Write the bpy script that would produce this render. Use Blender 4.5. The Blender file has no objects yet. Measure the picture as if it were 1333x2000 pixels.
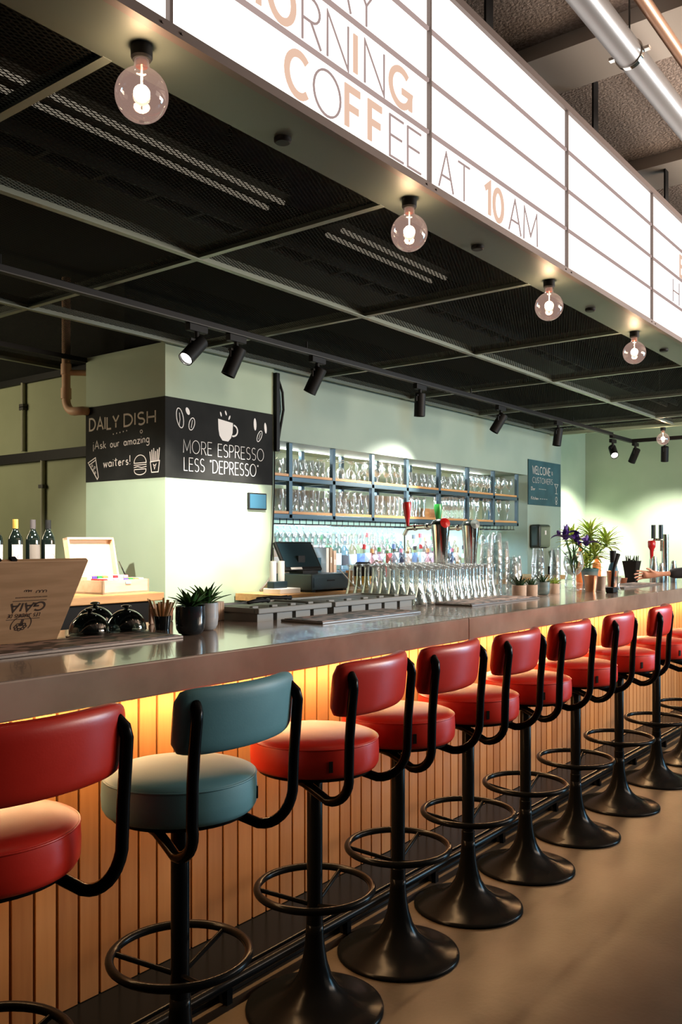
import bpy, math, random
from mathutils import Vector, Matrix
random.seed(7)
C = bpy.context.scene.collection
SC = bpy.context.scene
PI = math.pi

# ------------------------------------------------------------------ camera
cam_d = bpy.data.cameras.new('camera')
cam = bpy.data.objects.new('camera', cam_d); C.objects.link(cam)
cam.location = (0, 0, 1.45)
cam.rotation_euler = (PI/2, 0, math.atan2(-0.79044, 0.61254))
cam_d.sensor_fit = 'VERTICAL'; cam_d.sensor_height = 36; cam_d.sensor_width = 24
cam_d.lens = 30.51; cam_d.shift_y = 0.030
cam_d.clip_start = 0.05; cam_d.clip_end = 80
SC.camera = cam

# ------------------------------------------------------------------ exposure, world, lights
SC.view_settings.view_transform = 'Standard'
SC.view_settings.look = 'None'
SC.view_settings.gamma = 1
SC.view_settings.exposure = 0.0
SC.view_settings.use_curve_mapping = False
SC.cycles.transparent_max_bounces = 24
SC.cycles.max_bounces = 8
SC.cycles.glossy_bounces = 4
SC.cycles.caustics_reflective = False
SC.cycles.caustics_refractive = False
SC.cycles.sample_clamp_indirect = 4.0
w = bpy.data.worlds.new('world'); SC.world = w; w.use_nodes = True
w.node_tree.nodes['Background'].inputs[0].default_value = (0.75, 0.85, 0.80, 1)
w.node_tree.nodes['Background'].inputs[1].default_value = 0.022

def area(name, loc, target, sx, sy, energy, col):
    l = bpy.data.lights.new(name, 'AREA'); l.shape = 'RECTANGLE'; l.size = sx; l.size_y = sy
    l.energy = energy; l.color = col
    o = bpy.data.objects.new(name, l); C.objects.link(o); o.location = loc
    o.rotation_euler = (Vector(target)-Vector(loc)).to_track_quat('-Z', 'Y').to_euler()
    return o
def spot(name, loc, target, energy, deg, col=(1, 0.93, 0.82), blend=0.75, rad=0.03):
    l = bpy.data.lights.new(name, 'SPOT'); l.energy = energy; l.color = col
    l.spot_size = math.radians(deg); l.spot_blend = blend; l.shadow_soft_size = rad
    o = bpy.data.objects.new(name, l); C.objects.link(o); o.location = loc
    o.rotation_euler = (Vector(target)-Vector(loc)).to_track_quat('-Z', 'Y').to_euler()
    return o
# daylight: cool windows at the far end of the room; warm fill added on the guests' side
area('daylight_far_window', (9.6, -2.6, 1.9), (5.0, 1.9, 0.2), 1.5, 2.2, 250, (0.30, 0.70, 1.0))
area('guest_side_fill', (6.2, -5.0, 2.7), (5.0, 2.0, 0.9), 4.0, 2.2, 64, (1.0, 0.84, 0.66))
area('room_uplight', (6.6, -1.6, 2.3), (6.2, 0.5, 3.8), 3.6, 1.0, 400, (1.0, 0.80, 0.64))
area('left_wall_fill', (1.8, 6.6, 2.5), (3.6, 6.0, 1.6), 1.2, 1.2, 36, (1.0, 0.84, 0.55))  # added fill that brightens the olive wall, no known lamp
# LED strips: under the bar's overhang, in the shelf niche
area('bar_led_strip', (5.0, 2.135, 0.984), (5.0, 2.15, 0.0), 8.0, 0.015, 92, (1.0, 0.595, 0.275))
area('niche_led_strip', (6.4, 4.30, 1.60), (6.4, 4.36, 1.2), 3.4, 0.03, 72, (0.46, 0.74, 1.0))
area('shelf_led_strip', (6.4, 4.50, 1.89), (6.4, 4.3, 1.66), 3.4, 0.02, 22, (0.75, 0.88, 1.0))
area('shelf_led_strip_upper', (6.4, 4.43, 2.15), (6.4, 4.2, 1.95), 3.4, 0.02, 20, (0.85, 0.93, 0.95))

# ------------------------------------------------------------------ materials
def mat(name, col, rough=0.5, metal=0.0, emit=None, es=0.0, coat=0.0, spec=0.5):
    m = bpy.data.materials.new(name); m.use_nodes = True
    b = m.node_tree.nodes['Principled BSDF']
    b.inputs['Base Color'].default_value = (*col, 1); b.inputs['Roughness'].default_value = rough
    b.inputs['Metallic'].default_value = metal
    b.inputs['Specular IOR Level'].default_value = spec
    if coat: b.inputs['Coat Weight'].default_value = coat
    if emit: b.inputs['Emission Color'].default_value = (*emit, 1); b.inputs['Emission Strength'].default_value = es
    return m
def N(m, t, **kw):
    n = m.node_tree.nodes.new(t)
    for k, v in kw.items():
        if hasattr(n, k): setattr(n, k, v)
        else: n.inputs[k].default_value = v
    return n
def L(m, a, b): m.node_tree.links.new(a, b)
def noise_mat(name, c1, c2, scale, rough=0.5, stretch=(1, 1, 1), bump=0.0, detail=4, metal=0.0, coat=0.0, lo=0.35, hi=0.65, bscale=None, spec=0.5):
    m = mat(name, c1, rough, metal, coat=coat, spec=spec); b = m.node_tree.nodes['Principled BSDF']
    tc = N(m, 'ShaderNodeTexCoord'); mp = N(m, 'ShaderNodeMapping'); mp.inputs['Scale'].default_value = stretch
    L(m, tc.outputs['Object'], mp.inputs['Vector'])
    no = N(m, 'ShaderNodeTexNoise'); no.inputs['Scale'].default_value = scale; no.inputs['Detail'].default_value = detail
    L(m, mp.outputs[0], no.inputs['Vector'])
    r = N(m, 'ShaderNodeValToRGB'); r.color_ramp.elements[0].position = lo; r.color_ramp.elements[1].position = hi
    r.color_ramp.elements[0].color = (*c1, 1); r.color_ramp.elements[1].color = (*c2, 1)
    L(m, no.outputs['Fac'], r.inputs[0]); L(m, r.outputs[0], b.inputs['Base Color'])
    if bump:
        bp = N(m, 'ShaderNodeBump'); bp.inputs['Strength'].default_value = bump; bp.inputs['Distance'].default_value = 0.01
        src = no
        if bscale:
            src = N(m, 'ShaderNodeTexNoise'); src.inputs['Scale'].default_value = bscale; src.inputs['Detail'].default_value = 6
            L(m, tc.outputs['Object'], src.inputs['Vector'])
        L(m, src.outputs['Fac'], bp.inputs['Height']); L(m, bp.outputs[0], b.inputs['Normal'])
    return m
def glass_mat(name, tint=(0.93, 0.96, 0.96), rough=0.03, refl=1.0, haze=0.0, hazecol=(0.9, 0.9, 0.9), edge=0.0):
    m = bpy.data.materials.new(name); m.use_nodes = True; nt = m.node_tree; nt.nodes.clear()
    out = N(m, 'ShaderNodeOutputMaterial'); tr = N(m, 'ShaderNodeBsdfTransparent'); gl = N(m, 'ShaderNodeBsdfGlossy')
    tr.inputs[0].default_value = (*tint, 1); gl.inputs['Roughness'].default_value = rough
    gl.inputs[0].default_value = (1, 1, 1, 1)
    lw = N(m, 'ShaderNodeLayerWeight'); lw.inputs['Blend'].default_value = 0.28
    mu = N(m, 'ShaderNodeMath', operation='MULTIPLY_ADD'); mu.inputs[1].default_value = 0.75*refl; mu.inputs[2].default_value = 0.05*refl
    L(m, lw.outputs['Facing'], mu.inputs[0])
    mx = N(m, 'ShaderNodeMixShader'); L(m, mu.outputs[0], mx.inputs[0]); L(m, tr.outputs[0], mx.inputs[1]); L(m, gl.outputs[0], mx.inputs[2])
    last = mx
    if edge:
        ed = N(m, 'ShaderNodeBsdfDiffuse'); ed.inputs[0].default_value = (0.92, 0.95, 0.96, 1)  # whitish rim painted in for catch-lights along the glass edges
        l2 = N(m, 'ShaderNodeLayerWeight'); l2.inputs['Blend'].default_value = 0.35
        pw = N(m, 'ShaderNodeMath', operation='POWER'); pw.inputs[1].default_value = 1.6; L(m, l2.outputs['Facing'], pw.inputs[0])
        ml = N(m, 'ShaderNodeMath', operation='MULTIPLY'); ml.inputs[1].default_value = edge; L(m, pw.outputs[0], ml.inputs[0])
        m3 = N(m, 'ShaderNodeMixShader'); L(m, ml.outputs[0], m3.inputs[0]); L(m, mx.outputs[0], m3.inputs[1]); L(m, ed.outputs[0], m3.inputs[2]); last = m3
    if haze:
        df = N(m, 'ShaderNodeEmission'); df.inputs[0].default_value = (*hazecol, 1); df.inputs[1].default_value = 1.0      # the lit bulb's own glow
        m2 = N(m, 'ShaderNodeMixShader'); m2.inputs[0].default_value = haze
        L(m, last.outputs[0], m2.inputs[1]); L(m, df.outputs[0], m2.inputs[2]); last = m2
    L(m, last.outputs[0], out.inputs[0]); return m
def emit_mat(name, col, s):
    m = bpy.data.materials.new(name); m.use_nodes = True; m.node_tree.nodes.clear()
    o = N(m, 'ShaderNodeOutputMaterial'); e = N(m, 'ShaderNodeEmission'); e.inputs[0].default_value = (*col, 1); e.inputs[1].default_value = s
    L(m, e.outputs[0], o.inputs[0]); return m

def slat_mat():
    m = mat('oak_slats', (0.5, 0.3, 0.14), 0.45); b = m.node_tree.nodes['Principled BSDF']
    tc = N(m, 'ShaderNodeTexCoord'); sp = N(m, 'ShaderNodeSeparateXYZ'); L(m, tc.outputs['Object'], sp.inputs[0])
    dv = N(m, 'ShaderNodeMath', operation='DIVIDE'); dv.inputs[1].default_value = 0.0745; L(m, sp.outputs[0], dv.inputs[0])
    fl = N(m, 'ShaderNodeMath', operation='FLOOR'); L(m, dv.outputs[0], fl.inputs[0])
    wn = N(m, 'ShaderNodeTexWhiteNoise', noise_dimensions='1D'); L(m, fl.outputs[0], wn.inputs['W'])
    mp = N(m, 'ShaderNodeMapping'); mp.inputs['Scale'].default_value = (34, 34, 2.2); L(m, tc.outputs['Object'], mp.inputs['Vector'])
    no = N(m, 'ShaderNodeTexNoise'); no.inputs['Scale'].default_value = 1.6; no.inputs['Detail'].default_value = 5; L(m, mp.outputs[0], no.inputs['Vector'])
    ad = N(m, 'ShaderNodeMath', operation='MULTIPLY_ADD'); ad.inputs[1].default_value = 0.55; L(m, wn.outputs['Value'], ad.inputs[0])
    mm = N(m, 'ShaderNodeMath', operation='MULTIPLY'); mm.inputs[1].default_value = 0.55; L(m, no.outputs['Fac'], mm.inputs[0]); L(m, mm.outputs[0], ad.inputs[2])
    r = N(m, 'ShaderNodeValToRGB'); r.color_ramp.elements[0].position = 0.1; r.color_ramp.elements[1].position = 0.85
    r.color_ramp.elements[0].color = (0.27, 0.105, 0.029, 1); r.color_ramp.elements[1].color = (0.47, 0.215, 0.070, 1)
    L(m, ad.outputs[0], r.inputs[0]); L(m, r.outputs[0], b.inputs['Base Color']); return m

def mesh_mat():      # expanded metal: diamond strands, the holes let light through
    m = bpy.data.materials.new('expanded_metal'); m.use_nodes = True; nt = m.node_tree
    b = nt.nodes['Principled BSDF']; out = nt.nodes['Material Output']
    b.inputs['Base Color'].default_value = (0.014, 0.0155, 0.013, 1); b.inputs['Roughness'].default_value = 0.8; b.inputs['Metallic'].default_value = 0.0; b.inputs['Specular IOR Level'].default_value = 0.05
    tc = N(m, 'ShaderNodeTexCoord'); sp = N(m, 'ShaderNodeSeparateXYZ'); L(m, tc.outputs['Object'], sp.inputs[0])
    def M(op, a, c=None, d=None):
        n = N(m, 'ShaderNodeMath', operation=op)
        for i, v in enumerate((a, c, d)):
            if v is None: continue
            if isinstance(v, (int, float)): n.inputs[i].default_value = v
            else: L(m, v, n.inputs[i])
        return n.outputs[0]
    u = M('DIVIDE', sp.outputs[0], 0.034); v = M('DIVIDE', sp.outputs[1], 0.0150)
    p = M('PINGPONG', M('ADD', u, v), 0.5); q = M('PINGPONG', M('SUBTRACT', u, v), 0.5)
    k = M('LESS_THAN', M('MINIMUM', p, q), 0.16)
    tr = N(m, 'ShaderNodeBsdfTransparent'); mx = N(m, 'ShaderNodeMixShader')
    L(m, k, mx.inputs[0]); L(m, tr.outputs[0], mx.inputs[1]); L(m, b.outputs[0], mx.inputs[2]); L(m, mx.outputs[0], out.inputs[0])
    return m

M = dict(
    concrete_floor=noise_mat('polished_concrete', (0.040, 0.031, 0.021), (0.074, 0.057, 0.040), 2.3, 0.36, bump=0.06, detail=8, bscale=60, spec=0.22),
    counter=noise_mat('cast_concrete', (0.20, 0.145, 0.112), (0.315, 0.240, 0.192), 3.2, 0.16, detail=9, coat=0.25, bump=0.02, bscale=40),
    rough_ceiling=noise_mat('sprayed_ceiling', (0.20, 0.15, 0.12), (0.42, 0.33, 0.27), 60, 0.95, detail=5, bump=1.0, bscale=70, lo=0.3, hi=0.7),
    beam=mat('beam_paint', (0.52, 0.45, 0.38), 0.7),
    sage=noise_mat('sage_paint', (0.335, 0.43, 0.305), (0.375, 0.47, 0.34), 2.5, 0.62, detail=3),
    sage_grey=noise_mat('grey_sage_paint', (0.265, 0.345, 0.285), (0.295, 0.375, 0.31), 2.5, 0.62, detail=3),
    olive=noise_mat('olive_paint', (0.27, 0.30, 0.18), (0.31, 0.34, 0.21), 2.0, 0.7, detail=3),
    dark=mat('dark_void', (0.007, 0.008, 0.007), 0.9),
    duct=mat('duct_metal', (0.035, 0.034, 0.03), 0.5, 0.3),
    steel_trim=mat('grey_steel_trim', (0.20, 0.228, 0.185), 0.42, 0.3),
    soffit=mat('sign_box_paint', (0.118, 0.142, 0.118), 0.48, 0.35),
    lip=mat('sign_frame_aluminium', (0.145, 0.110, 0.098), 0.5, 0.2),
    sign=emit_mat('lit_acrylic', (1.0, 0.925, 0.86), 2.3),
    copper_letter=emit_mat('backlit_copper_letter', (0.84, 0.56, 0.42), 1.0),
    grey_letter=emit_mat('backlit_grey_letter', (0.42, 0.31, 0.29), 1.0),
    rule=emit_mat('backlit_rail', (0.50, 0.37, 0.34), 0.9),
    black=mat('black_powdercoat', (0.005, 0.0055, 0.006), 0.20, 0.0, spec=0.05),
    matte_black=mat('matte_black', (0.010, 0.010, 0.010), 0.55, spec=0.18),
    red=noise_mat('red_leatherette', (0.52, 0.018, 0.009), (0.58, 0.023, 0.012), 9, 0.34, detail=3, bump=0.025, bscale=220),
    teal=noise_mat('teal_leatherette', (0.095, 0.255, 0.305), (0.11, 0.285, 0.335), 9, 0.5, detail=3, bump=0.025, bscale=220),
    slats=slat_mat(),
    mesh=mesh_mat(),
    chalkboard=noise_mat('chalkboard', (0.005, 0.0055, 0.005), (0.012, 0.0125, 0.0115), 5, 0.75, detail=4, spec=0.2),
    blue_board=noise_mat('blue_chalkboard', (0.012, 0.060, 0.075), (0.022, 0.085, 0.105), 7, 0.7, detail=4),
    chalk=mat('chalk', (0.62, 0.56, 0.50), 0.9),
    chalk_white=mat('white_chalk', (0.85, 0.83, 0.80), 0.9),
    shelf_metal=mat('slate_blue_metal', (0.060, 0.105, 0.135), 0.4, 0.3),
    oak=noise_mat('oak_board', (0.52, 0.25, 0.085), (0.64, 0.34, 0.125), 3, 0.45, stretch=(1.5, 12, 12), detail=5),
    pine=noise_mat('pale_pine', (0.72, 0.50, 0.30), (0.80, 0.60, 0.39), 3, 0.5, stretch=(1.5, 10, 10), detail=5),
    crate=noise_mat('crate_wood', (0.40, 0.235, 0.12), (0.50, 0.30, 0.165), 2.2, 0.55, stretch=(2, 14, 16), detail=6),
    ink=mat('burnt_ink', (0.055, 0.030, 0.018), 0.8),
    glass=glass_mat('clear_glass', (0.95, 0.97, 0.97), 0.06, 1.15, edge=0.38),
    glass_smoke=glass_mat('dark_glass', (0.14, 0.19, 0.20), 0.04, 1.0),
    bulb_glass=glass_mat('bulb_glass', (0.97, 0.90, 0.86), 0.05, 0.55, 0.22, (0.74, 0.48, 0.40)),
    tube_glow=emit_mat('tube_glow', (1.0, 0.86, 0.66), 0.22),
    filament=emit_mat('glowing_filament', (1.0, 0.76, 0.52), 55),
    lamp_glow=emit_mat('lamp_lens', (1.0, 0.95, 0.86), 9),
    lamp_dim=mat('lamp_lens_off', (0.25, 0.25, 0.24), 0.2),
    chrome=mat('chrome', (0.78, 0.75, 0.70), 0.10, 1.0),
    steel=mat('brushed_steel', (0.46, 0.46, 0.44), 0.32, 1.0),
    grey_tray=mat('grey_plastic_tray', (0.22, 0.225, 0.21), 0.5),
    tray_dark=mat('dark_lid', (0.12, 0.105, 0.085), 0.5, 0.2),
    mat_rubber=noise_mat('printed_bar_mat', (0.05, 0.035, 0.028), (0.33, 0.22, 0.18), 9, 0.5, detail=1, lo=0.47, hi=0.53, stretch=(1.3, 2.2, 1)),
    mat_edge=mat('bar_mat_frame', (0.20, 0.17, 0.15), 0.35, 0.3),
    red_gloss=mat('red_plastic', (0.55, 0.015, 0.015), 0.25),
    green_gloss=mat('green_plastic', (0.03, 0.30, 0.05), 0.25),
    navy=mat('navy_glaze', (0.012, 0.022, 0.030), 0.16, coat=0.4),
    teal_pot=noise_mat('teal_ombre_glaze', (0.05, 0.13, 0.15), (0.28, 0.30, 0.28), 4, 0.3, stretch=(0.3, 0.3, 3)),
    pale_pot=noise_mat('pale_blue_glaze', (0.33, 0.40, 0.46), (0.60, 0.55, 0.52), 3, 0.3, stretch=(0.3, 0.3, 4)),
    sand_pot=noise_mat('sandy_cement', (0.50, 0.37, 0.28), (0.60, 0.46, 0.36), 22, 0.85),
    leaf=noise_mat('leaf_green', (0.030, 0.10, 0.025), (0.06, 0.17, 0.04), 20, 0.4),
    leaf_dark=noise_mat('dark_leaf', (0.010, 0.040, 0.014), (0.03, 0.08, 0.03), 20, 0.4),
    leaf_lime=noise_mat('lime_leaf', (0.30, 0.42, 0.06), (0.45, 0.55, 0.12), 18, 0.45),
    iris=noise_mat('iris_petal', (0.045, 0.015, 0.19), (0.11, 0.05, 0.33), 30, 0.5),
    copper=mat('copper_metal', (0.72, 0.34, 0.19), 0.28, 1.0),
    terracotta=mat('terracotta', (0.55, 0.22, 0.12), 0.6),
    orange=mat('orange_plastic', (0.85, 0.25, 0.07), 0.4),
    cardboard=mat('cardboard', (0.40, 0.29, 0.20), 0.8),
    paper=mat('white_paper', (0.72, 0.70, 0.66), 0.8),
    wine_glass=mat('dark_bottle_glass', (0.006, 0.010, 0.008), 0.06, coat=0.5),
    gold_foil=mat('gold_foil', (0.75, 0.47, 0.10), 0.35, 0.6),
    grey_label=mat('grey_label', (0.16, 0.14, 0.12), 0.6),
    pvc=noise_mat('orange_pvc', (0.68, 0.42, 0.27), (0.76, 0.48, 0.32), 6, 0.5),
    conduit=mat('painted_conduit', (0.33, 0.34, 0.24), 0.6),
    grey_pipe=mat('galvanised_pipe', (0.27, 0.262, 0.26), 0.38, 0.3),
    copper_pipe=mat('copper_pipe', (0.52, 0.30, 0.19), 0.4, 0.5),
    pos=mat('dark_blue_plastic', (0.010, 0.026, 0.034), 0.35),
    blue_box=mat('blue_carton', (0.02, 0.09, 0.14), 0.5),
    screen=mat('blue_screen', (0.012, 0.055, 0.085), 0.2, emit=(0.10, 0.36, 0.55), es=0.12),
    dispenser=mat('smoked_plastic', (0.016, 0.022, 0.020), 0.18),
    yellow=mat('yellow_plastic', (0.55, 0.38, 0.03), 0.5),
    skin=noise_mat('skin', (0.52, 0.25, 0.16), (0.58, 0.29, 0.19), 12, 0.5),
    cloth_black=mat('black_cloth', (0.010, 0.010, 0.012), 0.85),
    hair=mat('dark_hair', (0.02, 0.012, 0.008), 0.6),
)
BOTTLE_COLS = [(0.62, 0.05, 0.05), (0.70, 0.34, 0.14), (0.10, 0.42, 0.12), (0.80, 0.78, 0.76), (0.16, 0.24, 0.50), (0.70, 0.26, 0.36), (0.78, 0.66, 0.40), (0.06, 0.05, 0.05)]
for i, c in enumerate(BOTTLE_COLS):
    M['spirit%d' % i] = glass_mat('spirit_glass_%d' % i, tuple(0.55+0.45*x for x in c), 0.05, 0.9)
    M['wrap%d' % i] = mat('label_paper_%d' % i, c, 0.6)

# ------------------------------------------------------------------ mesh helpers
class MB:
    def __init__(s): s.v = []; s.f = []
    def add(s, vs, fs):
        n = len(s.v); s.v += [tuple(v) for v in vs]; s.f += [tuple(i+n for i in f) for f in fs]; return s
    def box(s, x0, x1, y0, y1, z0, z1, m=None):
        vs = [Vector((x, y, z)) for z in (z0, z1) for x, y in ((x0, y0), (x1, y0), (x1, y1), (x0, y1))]
        if m is not None: vs = [m @ v for v in vs]
        return s.add(vs, [(3, 2, 1, 0), (4, 5, 6, 7), (0, 1, 5, 4), (1, 2, 6, 5), (2, 3, 7, 6), (3, 0, 4, 7)])
    def lathe(s, prof, n=24, m=None, cap0=True, cap1=True):
        vs = []
        for r, z in prof:
            for k in range(n):
                a = 2*PI*k/n; vs.append(Vector((r*math.cos(a), r*math.sin(a), z)))
        if m is not None: vs = [m @ v for v in vs]
        fs = []
        for i in range(len(prof)-1):
            for k in range(n):
                a, b = i*n+k, i*n+(k+1) % n; fs.append((a, b, b+n, a+n))
        if cap0 and prof[0][0] > 1e-6: fs.append(tuple(reversed(range(n))))
        if cap1 and prof[-1][0] > 1e-6: fs.append(tuple(range((len(prof)-1)*n, len(prof)*n)))
        return s.add(vs, fs)
    def tube(s, pts, r, n=10, closed=False, cap=True):
        pts = [Vector(p) for p in pts]; k = len(pts); rs = r if isinstance(r, (list, tuple)) else [r]*k
        tg = []
        for i in range(k):
            a = pts[(i-1) % k] if (closed or i > 0) else pts[i]; b = pts[(i+1) % k] if (closed or i < k-1) else pts[i]
            tg.append((b-a).normalized())
        up = Vector((0, 0, 1)) if abs(tg[0].z) < 0.9 else Vector((1, 0, 0))
        nx = tg[0].cross(up).normalized(); vs = []
        for i in range(k):
            nx = (nx - tg[i]*nx.dot(tg[i])).normalized(); ny = tg[i].cross(nx)
            for j in range(n):
                a = 2*PI*j/n; vs.append(pts[i]+(nx*math.cos(a)+ny*math.sin(a))*rs[i])
        fs = []
        for i in range(k if closed else k-1):
            for j in range(n):
                a, b = i*n+j, i*n+(j+1) % n; c = ((i+1) % k)*n
                fs.append((a, b, c+(j+1) % n, c+j))
        if cap and not closed: fs += [tuple(reversed(range(n))), tuple(range((k-1)*n, k*n))]
        return s.add(vs, fs)
    def cyl(s, a, b, r, n=16): return s.tube([a, b], r, n)
    def sphere(s, c, r, n=16, m=10, sc=(1, 1, 1)):
        pr = [(max(1e-4, math.sin(PI*i/m))*r, -math.cos(PI*i/m)*r) for i in range(m+1)]
        return s.lathe(pr, n, Matrix.Translation(c) @ Matrix.Diagonal((*sc, 1)), False, False)
    def build(s, name, material, parent=None, smooth=False, bevel=0.0, angle=None, seg=2):
        me = bpy.data.meshes.new(name); me.from_pydata(s.v, [], s.f); me.update()
        me.materials.append(material if not isinstance(material, str) else M[material])
        if smooth:
            me.polygons.foreach_set('use_smooth', [True]*len(me.polygons))
            if angle: me.set_sharp_from_angle(angle=math.radians(angle))
        o = bpy.data.objects.new(name, me); C.objects.link(o)
        if parent: o.parent = parent
        if bevel:
            b = o.modifiers.new('bevel', 'BEVEL'); b.width = bevel; b.segments = seg; b.limit_method = 'ANGLE'
        return o
def Rz(a): return Matrix.Rotation(a, 4, 'Z')
def T(*p): return Matrix.Translation(p)
def thing(name, label, cat, loc=(0, 0, 0), rotz=0, group=None):
    o = bpy.data.objects.new(name, None); C.objects.link(o); o.location = loc; o.rotation_euler = (0, 0, rotz)
    o.empty_display_size = 0.05
    return tag(o, label, cat, group)
def tag(o, label, cat, group=None):
    o['label'] = label; o['category'] = cat
    if group: o['group'] = group
    return o
def struct(o): o['kind'] = 'structure'; return o
def dup(root, loc, rotz=0, label=None, group=None):
    r = root.copy(); C.objects.link(r); r.location = loc; r.rotation_euler = (0, 0, rotz)
    if label: r['label'] = label
    if group: r['group'] = group
    for ch in list(root.children):
        c = ch.copy(); C.objects.link(c); c.parent = r
        for g in list(ch.children):
            d = g.copy(); C.objects.link(d); d.parent = c
    return r
def arc(cx, cy, rx, ry, a0, a1, n=14):
    return [(cx+rx*math.cos(math.radians(a0+(a1-a0)*i/n)), cy+ry*math.sin(math.radians(a0+(a1-a0)*i/n))) for i in range(n+1)]

# stroke lettering: every glyph = (width, [polylines]) in a box of cap height 1
G = {
 'A': (.72, [[(0, 0), (.36, 1), (.72, 0)], [(.12, .34), (.60, .34)]]),
 'B': (.56, [[(0, 0), (0, 1)], [(0, 1)]+arc(.30, .76, .22, .24, 90, -90, 8)+[(0, .52)], [(0, .52)]+arc(.30, .26, .26, .26, 90, -90, 8)+[(0, 0)]]),
 'C': (.80, [arc(.45, .5, .45, .5, 48, 312, 22)]),
 'D': (.68, [[(0, 0), (0, 1)]+arc(.20, .5, .48, .5, 90, -90, 12)+[(0, 0)]]),
 'E': (.50, [[(.50, 1), (0, 1), (0, 0), (.50, 0)], [(0, .52), (.44, .52)]]),
 'F': (.50, [[(.50, 1), (0, 1), (0, 0)], [(0, .52), (.44, .52)]]),
 'G': (.80, [arc(.45, .5, .45, .5, 48, 352, 24)+[(.50, .43)], [(.88, .43), (.88, 0.02)]]),
 'H': (.64, [[(0, 0), (0, 1)], [(.64, 0), (.64, 1)], [(0, .5), (.64, .5)]]),
 'I': (.02, [[(.0, 0), (.0, 1)]]),
 'J': (.45, [[(.45, 1), (.45, .25)]+arc(.22, .25, .23, .25, 0, -160, 8)]),
 'K': (.56, [[(0, 0), (0, 1)], [(.55, 1), (0, .42)], [(.16, .58), (.56, 0)]]),
 'L': (.46, [[(0, 1), (0, 0), (.46, 0)]]),
 'M': (.82, [[(0, 0), (.04, 1), (.41, .2), (.78, 1), (.82, 0)]]),
 'N': (.66, [[(0, 0), (0, 1), (.66, 0), (.66, 1)]]),
 'O': (.90, [arc(.45, .5, .45, .5, 90, 450, 28)]),
 'P': (.54, [[(0, 0), (0, 1)]+arc(.28, .74, .26, .26, 90, -90, 9)+[(0, .48)]]),
 'R': (.58, [[(0, 0), (0, 1)]+arc(.28, .74, .26, .26, 90, -90, 9)+[(0, .48)], [(.26, .48), (.58, 0)]]),
 'S': (.54, [arc(.27, .75, .25, .25, 40, 270, 12)+arc(.27, .25, .27, .25, 90, -140, 12)]),
 'T': (.60, [[(0, 1), (.60, 1)], [(.30, 1), (.30, 0)]]),
 'U': (.60, [[(0, 1), (0, .3)]+arc(.30, .3, .30, .3, 180, 360, 10)+[(.60, 1)]]),
 'V': (.66, [[(0, 1), (.33, 0), (.66, 1)]]),
 'W': (.90, [[(0, 1), (.22, 0), (.45, .8), (.68, 0), (.90, 1)]]),
 'Y': (.66, [[(0, 1), (.33, .48), (.66, 1)], [(.33, .48), (.33, 0)]]),
 '1': (.24, [[(0, .80), (.22, 1), (.22, 0)]]),
 '0': (.56, [arc(.28, .5, .28, .5, 90, 450, 24)]),
 'a': (.44, [arc(.20, .25, .20, .25, 20, 380, 14), [(.42, .5), (.42, .06), (.48, 0)]]),
 'e': (.40, [[(.02, .26), (.38, .30)]+arc(.20, .25, .19, .25, 20, 320, 12)]),
 'g': (.42, [arc(.20, .25, .20, .25, 20, 380, 14), [(.42, .5), (.42, -.2)]+arc(.21, -.2, .21, .18, 0, -150, 8)]),
 'i': (.04, [[(.02, .5), (.02, 0)], [(.02, .72), (.03, .76)]]),
 'k': (.40, [[(0, 0), (0, .9)], [(.36, .55), (0, .22)], [(.10, .32), (.40, 0)]]),
 'm': (.66, [[(0, 0), (0, .5)], [(0, .36)]+arc(.16, .34, .16, .16, 160, 0, 7)+[(.32, 0)], [(.32, .34)]+arc(.48, .34, .16, .16, 160, 0, 7)+[(.64, 0)]]),
 'n': (.36, [[(0, 0), (0, .5)], [(0, .34)]+arc(.17, .32, .17, .18, 160, 0, 7)+[(.34, 0)]]),
 'o': (.40, [arc(.20, .25, .20, .25, 90, 450, 14)]),
 'r': (.26, [[(0, 0), (0, .5)], [(0, .32)]+arc(.16, .34, .14, .16, 170, 50, 5)]),
 's': (.34, [arc(.17, .38, .14, .12, 40, 270, 7)+arc(.17, .13, .17, .13, 90, -140, 7)]),
 't': (.32, [[(.15, .85), (.15, .06), (.26, 0)], [(-.04, .60), (.36, .64)]]),
 'u': (.38, [[(0, .5), (0, .18)]+arc(.18, .18, .18, .18, 180, 350, 7), [(.37, .5), (.37, 0)]]),
 'w': (.56, [[(0, .5), (.12, 0), (.27, .42), (.42, 0), (.56, .5)]]),
 'z': (.36, [[(0, .5), (.36, .5), (0, 0), (.38, 0)]]),
 'c': (.36, [arc(.20, .25, .19, .25, 50, 310, 10)]),
 'h': (.36, [[(0, 0), (0, .95)], [(0, .34)]+arc(.17, .32, .17, .18, 160, 0, 7)+[(.34, 0)]]),
 'l': (.04, [[(0, .95), (0, 0)]]),
 '!': (.06, [[(.03, 1), (.03, .28)], [(.03, .06), (.04, .0)]]),
 '^': (.06, [[(.03, .65), (.03, -.2)], [(.03, .85), (.04, .92)]]),
 '"': (.16, [[(.02, 1), (.0, .84)], [(.14, 1), (.12, .84)]]),
 ':': (.04, [[(.02, .1), (.03, .14)], [(.02, .5), (.03, .54)]]),
 '.': (.04, [[(.0, .0), (.03, .03)]]),
 '-': (.3, [[(0, .4), (.3, .4)]]),
 ' ': (.35, []),
}
def strokes(text, x, y, h, gap=0.18, wx=1.0, jit=0.0, slope=0.0):
    """polylines of a line of text, lower left corner at x, y; returns (polylines, end x)"""
    out = []; x0 = x
    for ch in text:
        wd, pl = G[ch]
        jy = random.uniform(-jit, jit)*h
        for p in pl: out.append([(x+a*h*wx, y+b*h+jy+(x-x0+a*h*wx)*slope) for a, b in p])
        x += (wd+gap)*h*wx
    return out, x
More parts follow.
